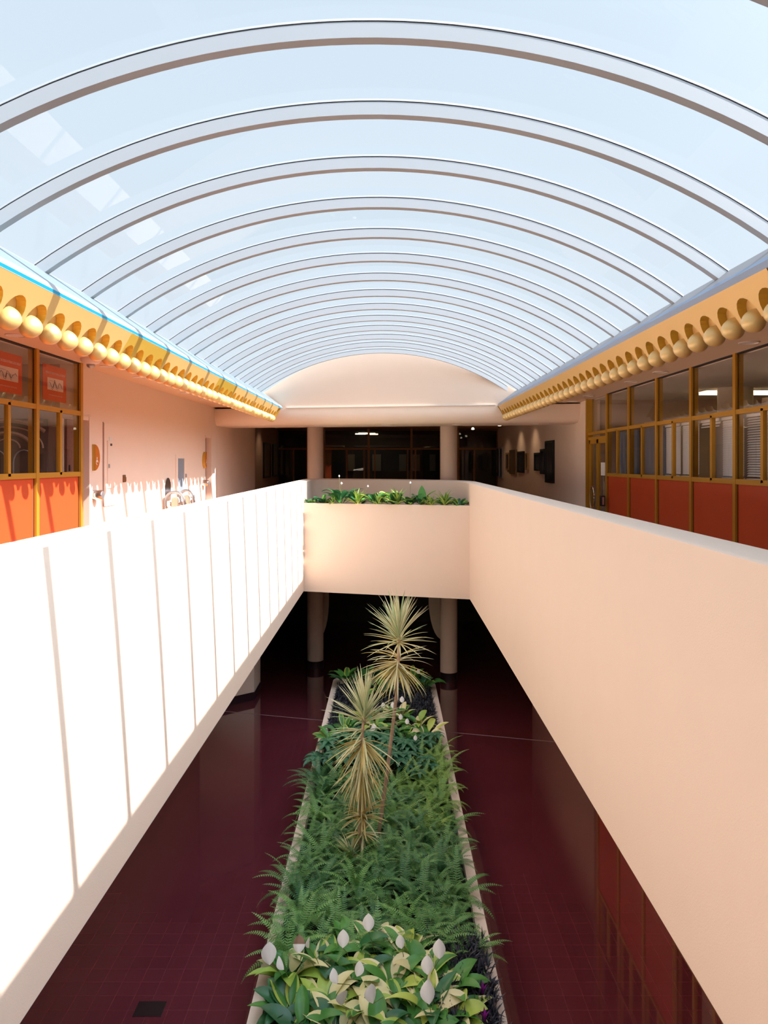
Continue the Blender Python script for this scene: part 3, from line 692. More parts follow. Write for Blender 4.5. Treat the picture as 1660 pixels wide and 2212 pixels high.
def wallmat(x, y, z, sx_=1): # reads along +y, faces +x
    return Matrix.Translation((x, y, z)) @ Matrix(((0, 0, 1, 0), (1, 0, 0, 0), (0, 1, 0, 0), (0, 0, 0, 1))) @ Matrix.Diagonal((sx_, 1, 1, 1))
for i, (yc, lab) in enumerate(((7.02, 'orange-red poster with line drawing, in the left gallery window cut by the picture edge'), (8.02, 'orange-red poster with white title and line drawing, in the window beside the plaster wall'))):
    X = GLx - 0.075; t = thing('poster', (X, yc, 0.6), lab, 'poster', 'orange posters in the left windows')
    y0, y1, z0, z1 = yc - 0.29, yc + 0.27, 0.66, 1.04
    build('sheet', MB().box(X - 0.003, X, y0, y1, z0, z1), M['orange'], t)
    dwg = build('drawing', MB().box(X, X + 0.002, yc - 0.19, yc + 0.19, 0.775, 0.905), M['paper'], t)
    mb = MB(); xx = X + 0.004
    hills = [(yc - 0.16 + 0.32 * k / 12, 0.83 + 0.03 * math.sin(k * 1.3 + i) + (0.03 if k in (5, 9) else 0)) for k in range(13)]
    mb.tube([(xx, p, q) for p, q in hills], 0.0018, 4); mb.tube([(xx, p, q - 0.02) for p, q in hills[2:9]], 0.0015, 4); mb.tube([(xx, yc - 0.15, 0.875), (xx, yc - 0.05, 0.872)], 0.0012, 4)
    build('sketch_lines', mb, M['ink'], dwg)
    text('MARIN & THE DESIGN OF FRANK LLOYD WRIGHT', 0.034, M['letter'], wallmat(X + 0.003, yc, 0.955, 0.62), 'title_lettering', t)
    text('HISTORY AND ARCHITECTURE OF THE CIVIC CENTER', 0.014, M['letter'], wallmat(X + 0.003, yc, 0.72, 0.95), 'caption_lettering', t)
# large picture panels in the room
mp = thing('wall_mural', (-6.2, 8.3, 0.0), 'large dark photographic panel of a ribbed dome and arches, behind the left window', 'picture')
def mural(y, x0, x1, z0, z1):
    build('panel', MB().box(x0, x1, y, y + 0.03, z0, z1), mat('mural_brown', (0.17, 0.10, 0.09, 1), 0.5, noise=0.6, nscale=3), mp)
    mb = MB(); yy = y - 0.004; cx, cz = (x0 + x1) / 2 + 0.1, z0 + 0.42 * (z1 - z0)
    for k in range(7):
        pp = [(cx + (0.12 + 0.11 * k) * math.cos(a) * 1.2, yy, cz + 0.1 + (0.10 + 0.07 * k) * math.sin(a)) for a in [PI * j / 24 for j in range(25)]]
        pp = [p for p in pp if x0 + .02 < p[0] < x1 - .02 and z0 < p[2] < z1 - .02]
        if len(pp) > 2: mb.tube(pp, 0.010 + 0.012 * (k % 2), 4)
    build('dome_lines', mb, mat('mural_light', (0.60, 0.40, 0.33, 1), 0.6), mp)
    mb = MB()
    for k in range(3):
        c = x0 + 0.2 + k * 0.32
        mb.tube([(c - 0.12, yy, z0 + 0.1)] + [(c - 0.12 * math.cos(a), yy, z0 + 0.25 + 0.14 * math.sin(a)) for a in [PI * j / 10 for j in range(11)]] + [(c + 0.12, yy, z0 + 0.1)], 0.008, 4)
    build('arch_lines', mb, mat('mural_pale', (0.5, 0.42, 0.45, 1), 0.6), mp)
mural(8.45, -6.9, -5.1, -0.25, 0.62); mural(8.46, -5.0, -3.9, -0.25, 0.50)
wbd = thing('display_board', (-6.3, 7.6, G2), 'pale green display board standing behind the leftmost window', 'board')
build('board', MB().box(-5.35, -5.15, 7.0, 7.04, G2, 0.52), mat('pale_green', (0.55, 0.62, 0.48, 1), 0.6), wbd)
for i, (x, y, lab) in enumerate(((-4.1, 7.25, 'round-backed black chair behind the leftmost window'), (-4.05, 7.85, 'round-backed black chair behind the window beside the plaster wall'), (-4.0, 8.22, 'round-backed black chair nearest the plaster wall'))):
    t = thing('office_chair', (x, y, G2), lab, 'chair', 'black chairs in the left room')
    mb = MB(); mb.loft([[(x + dx, y + 0.26 * math.cos(a), -0.55 + (0.42 if math.sin(a) > 0 else 0.3) * math.sin(a)) for a in [2 * PI * k / 24 for k in range(24)]] for dx in (-0.03, 0.03)]); build('backrest', mb, M['black'], t)
    build('seat', MB().lathe((x - 0.25, y, G2 + 0.42), [(0.22, 0), (0.25, 0.03), (0.22, 0.07)], 24), M['black'], t, smooth=True)
    for a in range(4):
        c, s_ = math.cos(a * PI / 2 + .78) * 0.2, math.sin(a * PI / 2 + .78) * 0.2
        build('leg', MB().tube([(x - 0.25 + c, y + s_, G2 + 0.01), (x - 0.25 + c * 0.8, y + s_ * 0.8, G2 + 0.43)], 0.014, 6), M['chrome'], t)

# ------------------------------------------------------------------ right room
mb = MB(); mb.box(7.6, 7.7, -5, 13.4, G2, CEIL); mb.box(WR + 0.1, 7.6, 13.44, 13.55, G2, CEIL); struct('wall_room_right', mb, M['room'], 'walls of the offices behind the right windows')
mb = MB(); mb.box(WR + 0.07, 7.6, -5, 13.4, G2, G2 + 0.01); struct('floor_room_right', mb, M['carpet'], 'carpet of the right offices')
for sx_, X0, X1, Y1 in ((1, WR + 0.08, 7.6, 13.4), (-1, -8.8, GLx - 0.08, 8.5)):
    mb = MB(); mb.box(X0, X1, -5, Y1, CEIL - 0.012, CEIL - 0.002); struct('ceiling_room', mb, M['roomceil'], 'pale office ceiling')
t = thing('column', (5.25, 11.2, G2), 'round cream column inside the right office, seen through the upper panes', 'column')
build('shaft', MB().lathe((5.25, 11.2, G2), [(0.25, 0), (0.25, CEIL - G2 - 0.013)], 32), M['cream'], t, smooth=True)
t = thing('storage_cabinet', (5.6, 10.2, G2), 'tall cream cabinet inside the right office', 'cabinet')
build('body', MB().box(5.0, 6.2, 9.4, 9.9, G2, 0.86), M['cream'], t)
build('door', MB().box(4.985, 5.0, 9.42, 9.88, G2 + 0.1, 0.83), M['cream'], t)
t = thing('partition_screen', (4.9, 12.2, G2), 'cream office partition behind the window nearest the glass doors', 'partition')
build('panel', MB().box(4.6, 4.7, 11.7, 13.3, G2, 0.72), M['cream'], t)
for i, (x, y, w_, lab) in enumerate(((5.6, 8.9, 0.9, 'lit fluorescent ceiling lamp in the nearest right office'), (5.6, 11.6, 0.7, 'lit fluorescent ceiling lamp farther along the right office'), (6.2, 6.4, 0.9, 'unseen ceiling lamp added to light the right office'), (-5.6, 7.2, 0.8, 'unseen ceiling lamp added to light the left room'))):  # last two lamps are added out of view to light the rooms
    t = thing('ceiling_lamp', (x, y, CEIL - 0.02), lab, 'lamp')
    build('housing', MB().box(x - w_, x + w_, y - 0.2, y + 0.2, CEIL - 0.03, CEIL - 0.013), M['white'], t)
    build('diffuser', MB().box(x - w_ + 0.04, x + w_ - 0.04, y - 0.17, y + 0.17, CEIL - 0.07, CEIL - 0.03), M['lamp'], t)
# blinds and curtains behind the lower panes
def blind(y0, y1, z0, z1, tilt, lab):
    X = WR + 0.10; t = thing('venetian_blind', (X, (y0 + y1) / 2, z1), lab, 'blind', 'white venetian blinds of the right windows')
    build('headrail', MB().box(X - 0.015, X + 0.02, y0, y1, z1 - 0.03, z1), M['blind'], t)
    mb = MB(); n = int((z1 - 0.04 - z0) / 0.0255)
    for k in range(n):
        z = z1 - 0.05 - k * 0.0255; mb.obox((X, (y0 + y1) / 2, z), (0.0125 * math.cos(tilt), 0, 0.0125 * math.sin(tilt)), (0, (y1 - y0) / 2, 0), (0, 0, 0.0006))
    build('slats', mb, M['blind'], t)
    build('bottom_rail', MB().box(X - 0.012, X + 0.012, y0, y1, z0 - 0.012, z0), M['blind'], t)
zb0, zb1 = -0.165, 0.50
hb = lambda a, b, h: ((a + 0.04, (a + b) / 2 - 0.03) if h == 0 else ((a + b) / 2 + 0.03, b - 0.04))
y = hb(6.6, 7.74, 0); blind(y[0], y[1], zb0, zb1, 0.75, 'white venetian blind cut by the right picture edge')
y = hb(6.6, 7.74, 1); blind(y[0], y[1], zb0, zb1, 0.75, 'white venetian blind with open dark gaps, nearest window with its slats tilted open')
y = hb(7.74, 8.86, 0); blind(y[0], y[1], zb0, zb1, 1.25, 'closed white venetian blind, right of the raised one')
y = hb(7.74, 8.86, 1); blind(y[0], y[1], 0.42, zb1, 1.25, 'white venetian blind drawn up to a short band at the top of its window')
y = hb(8.86, 10.0, 0); blind(y[0], y[1], zb0, zb1, 1.3, 'closed white venetian blind, left of the raised one')
y = hb(8.86, 10.0, 1); blind(y[0], y[1], zb0, zb1, 1.3, 'closed white venetian blind, farthest of the row')
for i, (a, b, lab) in enumerate(((10.05, 11.1, 'grey curtain behind the lower panes between the blinds and the far window'), (11.2, 12.2, 'grey curtain behind the lower panes beside the glass doors'))):
    mb = MB(); n = 40; X = WR + 0.16
    mb.loft([[(X + 0.02 * math.sin(k * 1.9), a + (b - a) * k / n, z) for k in range(n + 1)] for z in (-1.4, 0.5)], closed=False)
    tag(build('curtain', mb, M['curtain']), lab, 'curtain', 'grey curtains of the right windows')
t = thing('curtain', (WR + 0.4, 8.4, -1), 'beige and grey upright panels behind the window with the raised blind', 'curtain')
build('cloth', MB().box(WR + 0.3, WR + 0.33, 7.9, 8.95, -1.2, 0.5), mat('beige_cloth', (0.5, 0.42, 0.36, 1), 0.8), t)

# ------------------------------------------------------------------ pictures in the far lobby
def picture(x0, x1, yt, yb, X, lab, fm, pm, side=1, grp='framed pictures on the right lobby wall', lean=0.0):
    Ya = X * F / (x0 - VX); Yb = X * F / (x1 - VX); ya, yb_ = sorted((Ya, Yb)); ym = (ya + yb_) / 2
    z1 = (VY - yt) * ym / F; z0 = (VY - yb) * ym / F
    t = thing('framed_picture', (X, ym, z0), lab, 'picture', grp)
    a, b = sorted((X, X - side * 0.05)); fw = min(0.05, (yb_ - ya) * 0.15)
    mb = MB()
    for (p, q, r, s_) in ((ya, yb_, z1 - fw, z1), (ya, yb_, z0, z0 + fw), (ya, ya + fw, z0 + fw, z1 - fw), (yb_ - fw, yb_, z0 + fw, z1 - fw)): mb.box(a, b, p, q, r, s_)
    build('frame', mb, fm, t)
    a, b = sorted((X, X - side * 0.03)); build('print', MB().box(a, b, ya + fw, yb_ - fw, z0 + fw, z1 - fw), pm, t)
PX = WR + 0.06
picture(1182, 1199, 952, 1043, PX, 'tall dark picture on the right lobby wall, largest and nearest', M['black'], M['photo'])
picture(1171, 1180, 970, 1024, PX, 'dark framed picture next to the largest one', M['black'], M['photo'])
picture(1158, 1170, 978, 1017, PX, 'short dark picture, third from the near end of the right lobby wall', M['black'], M['photo'])
picture(1138, 1144, 979, 1015, PX, 'narrow gilt framed picture, the nearer gilt one', M['goldpic'], M['photo'])
picture(1121, 1134, 975, 1021, PX, 'dark picture between the gilt frame and the sepia hanging', M['black'], M['photo'])
picture(1104, 1118, 972, 1024, PX, 'sepia hanging on the right lobby wall', M['photo2'], M['photo2'])
picture(1096, 1102, 978, 1016, PX, 'narrow gilt framed picture, the farther gilt one', M['goldpic'], M['photo'])
picture(1081, 1088, 966, 1033, PX, 'tall silver edged picture near the far glazing', M['silver'], M['photo'])
picture(1074, 1079, 970, 1028, PX, 'dark picture with white mark at the far glazing', M['black'], M['photo'])
PL = -3.75
picture(603, 610, 962, 1026, PL, 'dark picture on the left lobby wall, farthest from the camera', M['black'], M['photo2'], side=-1, grp='framed pictures on the left lobby wall')
picture(588, 599, 960, 1029, PL, 'dark picture on the left lobby wall, middle of three', M['black'], M['photo2'], side=-1, grp='framed pictures on the left lobby wall')
picture(568, 582, 957, 1032, PL, 'dark picture on the left lobby wall, nearest to the camera', M['black'], M['photo2'], side=-1, grp='framed pictures on the left lobby wall')
for i, (x, y, lab) in enumerate(((2.62, 22.9, 'small lit spotlight under the lobby ceiling right of the right column'), (3.1, 20.6, 'lobby ceiling spotlight nearest the sepia hanging'), (3.1, 18.6, 'lobby ceiling spotlight nearest the largest picture'), (-3.1, 21.5, 'added lobby ceiling spotlight over the left lobby pictures'))):  # the left spotlight is added to light its wall
    t = thing('track_spot', (x, y, CEIL), lab, 'spotlight', 'lobby ceiling spotlights')
    build('bulb', MB().lathe((x, y, CEIL), [(0.03, -0.06), (0.05, -0.12), (0.0, -0.13)], 16), M['spot'], t, smooth=True)
    build('stem', MB().tube([(x, y, CEIL), (x, y, CEIL - 0.07)], 0.012, 6), M['black'], t)
    ld = bpy.data.lights.new('spot_light', 'SPOT'); ld.energy = 14; ld.color = (1.0, 0.72, 0.45); ld.spot_size = 1.9; ld.spot_blend = .8; ld.shadow_soft_size = .05
    lo = bpy.data.objects.new('spot_light', ld); COL.objects.link(lo); lo.location = Vector((x, y, CEIL - 0.15)) * U + Vector((0, 0, EZ))
    lo.rotation_euler = Vector((0.55 if x > 0 else -0.55, 0.0, -1)).to_track_quat('-Z', 'Y').to_euler()
U = 1.0; G2, CEIL, WL, WR = TRUE
# ------------------------------------------------------------------ lower level glazing on the right, seen mirrored in the floor
gz = glazing('window_4', 1, 3.60, [9.3 + 1.13 * i for i in range(4)], -2.0, -3.4, -4.3, FLZ, 'gold framed glazing with red panels on the lower level', M['red'])
glazing('window_5', 1, 3.60, [4.8, 5.9, 7.0, 8.15, 9.27], -2.0, -3.4, -5.6, FLZ, 'gold framed full height glazing on the lower level', M['red'])
mb = MB(); mb.box(3.9, 3.95, 4.8, 9.2, FLZ, -2.0); struct('wall_lower_right', mb, M['cream'], 'pale backing behind the lower windows')
for i, yy in enumerate((6.2, 8.0, 9.8, 11.6)):
    t = thing('ceiling_lamp', (5.2, yy, G2 - 0.4), 'lower level office ceiling lamp mirrored in the right floor, %s from the camera' % ordn[i], 'lamp', 'lamps of the lower offices')
    build('diffuser', MB().box(4.2, 5.6, yy - 0.12, yy + 0.12, G2 - 0.42, G2 - 0.37), M['lamp'], t)

t = tag(build('floor_hatch', MB().box(-2.68, -2.38, 7.75, 7.97, FLZ, FLZ + 0.004), mat('hatch', (0.022, 0.008, 0.008, 1), 0.5)), 'small dark rectangular cover plate on the lower floor at the bottom left', 'cover plate')

# ------------------------------------------------------------------ floor planter
PZ = FLZ + 0.45; SOIL = -5.47
pl = thing('floor_planter', (-0.1, 12, FLZ), 'long peach planter curb with rounded far corners on the lower floor', 'planter')
def rring(x0, x1, y0, yl, yr, r, z):
    pts = [(x0, y0, z), (x0, yl - r, z)]
    for k in range(1, 9):
        a = PI - PI / 2 * k / 8; pts.append((x0 + r + r * math.cos(a), yl - r + r * math.sin(a), z))
    for k in range(0, 9):
        a = PI / 2 - PI / 2 * k / 8; pts.append((x1 - r + r * math.cos(a), yr - r + r * math.sin(a), z))
    pts.append((x1, y0, z)); return pts
o1 = rring(-1.352, 1.140, 5.0, 18.5, 18.15, 0.32, 0); i1 = rring(-1.222, 1.012, 5.0, 18.37, 18.02, 0.22, 0)
mb = MB(); n = len(o1); rings = []
for (a, b) in zip(o1, i1): rings.append([(a[0], a[1], FLZ), (a[0], a[1], PZ), (b[0], b[1], PZ), (b[0], b[1], FLZ)])
mb.loft(rings); build('curb_wall', mb, M['plaster'], pl, smooth=True)
mb = MB(); mb.add([(p[0], p[1], SOIL) for p in i1], [tuple(range(len(i1)))]); build('soil', mb, M['soil'], pl)

# ------------------------------------------------------------------ plant makers (all local, base at origin)
def blade(mb, base, az, el, L, wdt, droop, n=6, mi=(0, 0), fold=0.25, peak=0.4, tipdrop=0.0, twist=0.0):
    """leaf strip; el = starting elevation, droop = total bend in radians"""
    p = Vector(base); h = Vector((math.cos(az), math.sin(az), 0)); side = Vector((-math.sin(az), math.cos(az), 0))
    rows = []
    for i in range(n + 1):
        t = i / n; e = el - droop * t ** 1.3
        d = h * math.cos(e) + Vector((0, 0, 1)) * math.sin(e); up = -h * math.sin(e) + Vector((0, 0, 1)) * math.cos(e)
        if t < peak: w = math.sin(PI / 2 * t / peak) ** 0.7 if t > 0 else 0.12
        else: w = max(0.0, math.cos(PI / 2 * (t - peak) / (1 - peak))) ** 0.8
        w = max(w, 0.02) * wdt / 2
        sd = side * math.cos(twist * t) + up * math.sin(twist * t)
        c = p; q = fold * w
        rows.append([c - sd * w + up * q, c - sd * w * 0.6 + up * q * 0.4, c, c + sd * w * 0.6 + up * q * 0.4, c + sd * w + up * q])
        p = p + d * (L / n)
    o = len(mb.v)
    for r in rows: mb.v += [tuple(v) for v in r]
    for i in range(n):
        for j in range(4):
            a = o + i * 5 + j; mb.f.append((a, a + 1, a + 6, a + 5)); mb.m.append(mi[1] if j in (0, 3) else mi[0])
def thin(mb, base, az, el, L, wdt, droop, n=5, mi=0, mi2=None):
    p = Vector(base); h = Vector((math.cos(az), math.sin(az), 0)); side = Vector((-math.sin(az), math.cos(az), 0)); rows = []
    for i in range(n + 1):
        t = i / n; e = el - droop * t ** 1.4; d = h * math.cos(e) + Vector((0, 0, 1)) * math.sin(e)
        up = -h * math.sin(e) + Vector((0, 0, 1)) * math.cos(e)
        w = wdt / 2 * (0.6 + 0.4 * math.sin(PI * min(1, t * 1.6) * 0.5)) * (1 - t ** 2.5) + 0.0006
        rows.append([p - side * w + up * w * 0.5, p - side * w * 0.3, p + side * w * 0.3, p + side * w + up * w * 0.5]); p = p + d * (L / n)
    o = len(mb.v)
    for r in rows: mb.v += [tuple(v) for v in r]
    for i in range(n):
        for j in range(3):
            a = o + i * 4 + j; mb.f.append((a, a + 1, a + 5, a + 4)); mb.m.append(mi if j == 1 else (mi if mi2 is None else mi2))
def frond(mb, az, el, L, droop, n=24, pw=0.085, rnd=random):
    p = Vector((0, 0, 0)); h = Vector((math.cos(az), math.sin(az), 0)); side = Vector((-math.sin(az), math.cos(az), 0)); step = L / n; pts = []
    for i in range(n + 1):
        t = i / n; e = el - droop * t ** 1.2; d = h * math.cos(e) + Vector((0, 0, 1)) * math.sin(e); up = -h * math.sin(e) + Vector((0, 0, 1)) * math.cos(e)
        pts.append(p.copy())
        if i > 1:
            ln = pw * min(1, 0.35 + 2.2 * t) * (1 - t ** 2.2) ** 0.8 + 0.004
            for s in (-1, 1):
                tip = p + side * s * ln + d * ln * 0.35 - up * ln * 0.15; q = d * step * 0.27
                mb.add([p - q * 0.9, p + side * s * ln * 0.5 - q * 0.7 + d * ln * 0.12, tip, p + side * s * ln * 0.5 + q * 1.0 + d * ln * 0.2, p + q * 0.9], [(0, 1, 2, 3, 4)])
        p = p + d * step
    w = 0.0025
    for i in range(n):
        a, b = pts[i], pts[i + 1]; mb.add([a - side * w, a + side * w, b + side * w, b - side * w], [(0, 1, 2, 3)], 1)
def fern_proto(seed, nf=17, L=0.5):
    r = random.Random(seed); mb = MB()
    for k in range(nf):
        az = 2 * PI * k / nf + r.uniform(-.2, .2); el = r.uniform(0.75, 1.45) if k % 3 else r.uniform(0.4, 0.9)
        frond(mb, az, el, L * r.uniform(0.75, 1.15), r.uniform(0.9, 1.9), rnd=r, pw=0.05)
    return mb
def mesh_of(mb, mats, smooth=False):
    me = bpy.data.meshes.new('m'); me.from_pydata(mb.v, [], mb.f)
    for m in mats: me.materials.append(m)
    me.polygons.foreach_set('material_index', mb.m)
    if smooth: me.polygons.foreach_set('use_smooth', [True] * len(me.polygons))
    me.update(); return me
def place(name, me, loc, rz, sc, label, cat, group=None):
    o = bpy.data.objects.new(name, me); COL.objects.link(o)
    o.location = (loc[0], loc[1], loc[2] + EZ); o.rotation_euler = (random.uniform(-.08, .08), random.uniform(-.08, .08), rz); o.scale = (sc,) * 3
    o['_o'] = (0, 0, 0); return tag(o, label, cat, group)
# ferns -----------------------------------------------------------
fern_me = [mesh_of(fern_proto(s), [M['g_fern'], M['stem']]) for s in (1, 2, 3, 4)]
for m_ in fern_me: m_.name = 'fern'
lime_me = [mesh_of(fern_proto(s), [M['g_lime'], M['stem']]) for s in (8, 9)]
R = random.Random(11)
y = 8.0; row = 0
while y < 12.7:
    xs_ = [-1.1 + 0.325 * k + (0.16 if row % 2 else 0) for k in range(7)]
    for x in xs_:
        xx = x + R.uniform(-.07, .07)
        if xx > 0.98: continue
        if y > 12.3 and -0.7 < xx < 0.45: continue
        if xx > 0.1 and y > 10.6 and R.random() < .7:
            place('fern', R.choice(lime_me), (xx, y, SOIL + 0.1), R.uniform(0, 6.28), R.uniform(.9, 1.15), 'lime-green sword fern on the far right side of the fern bed', 'fern', 'lime-green ferns in the long floor planter'); continue
        place('fern', R.choice(fern_me), (xx, y + R.uniform(-.08, .08), SOIL + 0.03 + R.uniform(0, .12)), R.uniform(0, 6.28), R.uniform(0.85, 1.2),
              'bushy green sword fern in the fern bed of the long floor planter', 'fern', 'ferns in the long floor planter')
    y += 0.30; row += 1
for (x, y, lab) in ((0.85, 13.1, 0), (0.9, 13.5, 0), (0.55, 12.9, 0), (0.95, 12.8, 0)):
    place('fern', R.choice(lime_me), (x, y, SOIL + 0.12), R.uniform(0, 6), 1.1, 'lime-green sword fern on the far right side of the fern bed', 'fern', 'lime-green ferns in the long floor planter')

# peace lilies ------------------------------------------------------
def lily_leaves(seed, n, L, W_, mats_mix, tall=0.16):
    r = random.Random(seed); mb = MB()
    for k in range(n):
        az = 2 * PI * k / n + r.uniform(-.3, .3); pet = tall * r.uniform(0.6, 1.3); e0 = r.uniform(0.75, 1.3)
        d = Vector((math.cos(az) * math.cos(e0), math.sin(az) * math.cos(e0), math.sin(e0)))
        b = d * pet
        mb.tube([(0, 0, 0), tuple(b)], 0.004, 5, mi=1)
        mi = r.choice(mats_mix)
        blade(mb, b, az, e0 * 0.75, L * r.uniform(.75, 1.15), W_ * r.uniform(.75, 1.15), r.uniform(0.7, 1.7), n=9, mi=mi, fold=r.uniform(.15, .45), twist=r.uniform(-.5, .5))
    return mb
LM = [M['g_mid'], M['stem'], M['y_lime'], M['y_cream'], M['g_dark']]
def spathe_mb(s=1.0, brown=False):
    mb = MB(); n = 8; rows = []
    for i in range(n + 1):
        t = i / n; z = t * 0.15 * s
        w = 0.056 * s * (math.sin(PI * min(1, t * 1.02)) ** 0.75 if t < 0.5 else max(0.0, 1 - ((t - 0.5) / 0.5) ** 1.8) ** 0.9) + 0.001
        dep = 0.03 * s * math.sin(PI * t) ; back = -0.02 * s * t
        rows.append([(w * u, back + dep * (u * u), z) for u in (-1, -.7, -.35, 0, .35, .7, 1)])
    o = 0
    for r_ in rows: mb.v += r_
    for i in range(n):
        for j in range(6): a = i * 7 + j; mb.f.append((a, a + 1, a + 8, a + 7)); mb.m.append(1 if (brown and i >= 4) else 0)
    mb.lathe((0, 0.022 * s, 0.02 * s), [(0.004 * s, 0), (0.008 * s, 0.02 * s), (0.008 * s, 0.06 * s), (0.0, 0.07 * s)], 8)
    return mb
def flower(parent, tip, s=1.0, yaw=0.0, tilt=0.0, brown=False, base=None):
    po = Vector(parent['_o']); tip = Vector(tip); tilt = tilt - 0.6; s = s * (1.12 if tip.y < 9 else 0.8)
    b = po if base is None else Vector(base)
    mid = (tip + b) / 2 + Vector((0, 0, 0.05))
    f = build('flower', spathe_mb(s, brown), [M['spathe'], M['brownspathe']], parent, smooth='full', shift=False)
    f.location = tip - po; f.rotation_euler = (tilt, 0.0, yaw)
    me = MB(); me.tube([b, mid, tip], 0.0035, 5); st = build('flower_stem', me, M['stem'], parent)
    bpy.context.view_layer.update()
    st.parent = f; st.matrix_parent_inverse = (Matrix.Translation(tip - po) @ Euler((tilt, 0.0, yaw)).to_matrix().to_4x4()).inverted()
    if brown: f['label'] = 'white flower with withered brown tip'
def lily(name, loc, seed, n, L, W_, mix, label, group, flowers=(), tall=0.16):
    t = thing(name, loc, label, 'plant', group)
    mb = lily_leaves(seed, n, L, W_, mix, tall)
    o = build('leaves', mb, LM, t, smooth='full', shift=False)
    for fl_ in flowers: flower(t, *fl_[:1], **(fl_[1] if len(fl_) > 1 else {}))
    return t
yl = [(0, 0), (0, 0), (2, 2), (2, 3), (3, 3), (0, 2), (4, 4), (3, 3), (0, 3)]
gr = [(0, 0), (4, 4), (0, 0), (4, 4), (0, 2)]
def fp(px, py, Y, s=1.0, **k): return (atY(px, py, Y - (0.55 if Y < 9 else (0.9 if Y < 16 else 0.0))), dict(s=s, **k))
near = [  # x, y, seed, leaves mix, label, flowers (position of the bottom of each bloom)
 (-1.02, 7.62, 21, yl, 'yellow-edged peace lily at the left curb with a tall white bloom over the rim', [fp(583, 2085, 7.5, 1.15, tilt=.2, yaw=.3), fp(614, 2095, 7.7, .8, yaw=1.2)]),
 (-0.95, 7.15, 22, gr, 'green peace lily in the bottom left corner of the long planter', []),
 (-0.66, 7.72, 23, yl, 'yellow-edged peace lily with a withered brown-tipped bloom', [fp(645, 2060, 7.85, .95, brown=True), fp(668, 2048, 7.95, .7, yaw=1.3, tilt=.5)]),
 (-0.62, 7.18, 24, yl, 'yellow-edged peace lily with one large cream leaf, front row left', []),
 (-0.40, 7.95, 25, gr, 'peace lily with a tall upright green leaf behind the bloom row', [fp(741, 2048, 7.95, .95)]),
 (-0.28, 7.52, 26, yl, 'pale-leaved peace lily in the middle of the front bed', [fp(729, 2125, 7.5, .8, yaw=.8)]),
 (-0.25, 7.12, 27, yl, 'pale-leaved peace lily with a drooping bloom, front row middle', [fp(740, 2172, 7.25, .95, tilt=.7, yaw=.6)]),
 (-0.12, 7.98, 28, yl, 'peace lily bearing the highest white bloom of the front bed', [fp(796, 2013, 8.0, .95), fp(771, 2110, 7.7, .8, yaw=-.5)]),
 (0.05, 7.45, 29, yl, 'pale-leaved peace lily right of the middle of the front bed', [fp(806, 2168, 7.3, 1.0, yaw=.6, tilt=.3)]),
 (0.12, 7.12, 30, yl, 'cream-leaved peace lily at the lower edge, right of the middle', []),
 (0.18, 7.90, 31, yl, 'peace lily with a small round bloom leaning over the ferns', [fp(868, 2050, 8.0, .75, yaw=.3)]),
 (0.38, 7.55, 32, yl, 'yellow-edged peace lily with two upright blooms at the purple bed', [fp(950, 2072, 7.75, 1.0), fp(924, 2106, 7.6, .95)]),
 (0.42, 7.10, 33, yl, 'yellow-edged peace lily with a broad white bloom, front row right', [fp(928, 2170, 7.3, 1.1, yaw=.2), fp(938, 2142, 7.4, .7, yaw=1.1)]),
 (0.62, 7.38, 34, gr, 'green peace lily next to the purple leaves in the bottom right', []),
 (0.60, 6.98, 35, yl, 'green and cream peace lily at the bottom right edge', []),
 (-0.8, 6.85, 36, gr, 'green peace lily cut by the lower picture edge, left', []),
 (-0.1, 6.8, 37, yl, 'pale peace lily cut by the lower picture edge, middle', []),
 (0.3, 6.75, 38, gr, 'green peace lily cut by the lower picture edge, right', []),
 (-0.45, 6.85, 39, yl, 'pale peace lily cut by the lower picture edge, left of the middle', []),
]
for (x, y, sd, mix, lab, fls) in near:
    lily('peace_lily', (x, y, SOIL + 0.06), sd, 15, 0.38, 0.165, mix, lab, 'peace lilies in the front bed', fls, tall=0.13)
mid = [(-0.45, 15.0, 'yellow-edged peace lily left of the middle, farther bed', [fp(828, 1530, 15.0, .9), fp(803, 1585, 14.6, .9)]),
       (-0.05, 15.05, 'yellow-edged peace lily behind the leaning trunk, farther bed', [fp(849, 1530, 15.0, 1.0), fp(866, 1555, 14.8, .9)]),
       (0.25, 15.15, 'yellow-edged peace lily with pale blooms right of the leaning trunk', [fp(869, 1518, 15.0, 1.0), fp(880, 1565, 14.7, .9)]),
       (0.6, 14.7, 'yellow-edged peace lily beside the dark ground cover, farther bed', [fp(898, 1600, 14.2, .8)]),
       (-0.25, 14.5, 'cream peace lily in front of the farther bed', [fp(808, 1578, 14.2, 1.0)]),
       (0.75, 14.2, 'pale-leaved peace lily at the right curb, farther bed', [])]
for i, (x, y, lab, fls) in enumerate(mid):
    lily('peace_lily', (x, y, SOIL + 0.08), 60 + i, 14, 0.36, 0.15, yl, lab, 'peace lilies in the farther bed', fls, tall=0.2)
far = [(-1.0, 17.7, 'dark peace lily at the far left corner of the long planter', []), (-0.5, 17.9, 'dark peace lily at the far end, left of the trunks', []), (0.1, 17.9, 'dark peace lily at the far end, right of the middle', []),
       (0.6, 17.75, 'dark peace lily with one white bloom at the far end', [fp(904, 1456, 17.8, 1.0)]), (0.85, 17.3, 'dark peace lily at the far right corner', []), (-0.1, 16.9, 'dark peace lily in front of the far row', [])]
for i, (x, y, lab, fls) in enumerate(far):
    lily('peace_lily', (x, y, SOIL + 0.1), 80 + i, 14, 0.4, 0.15, gr, lab, 'peace lilies at the far end of the long planter', fls, tall=0.2)

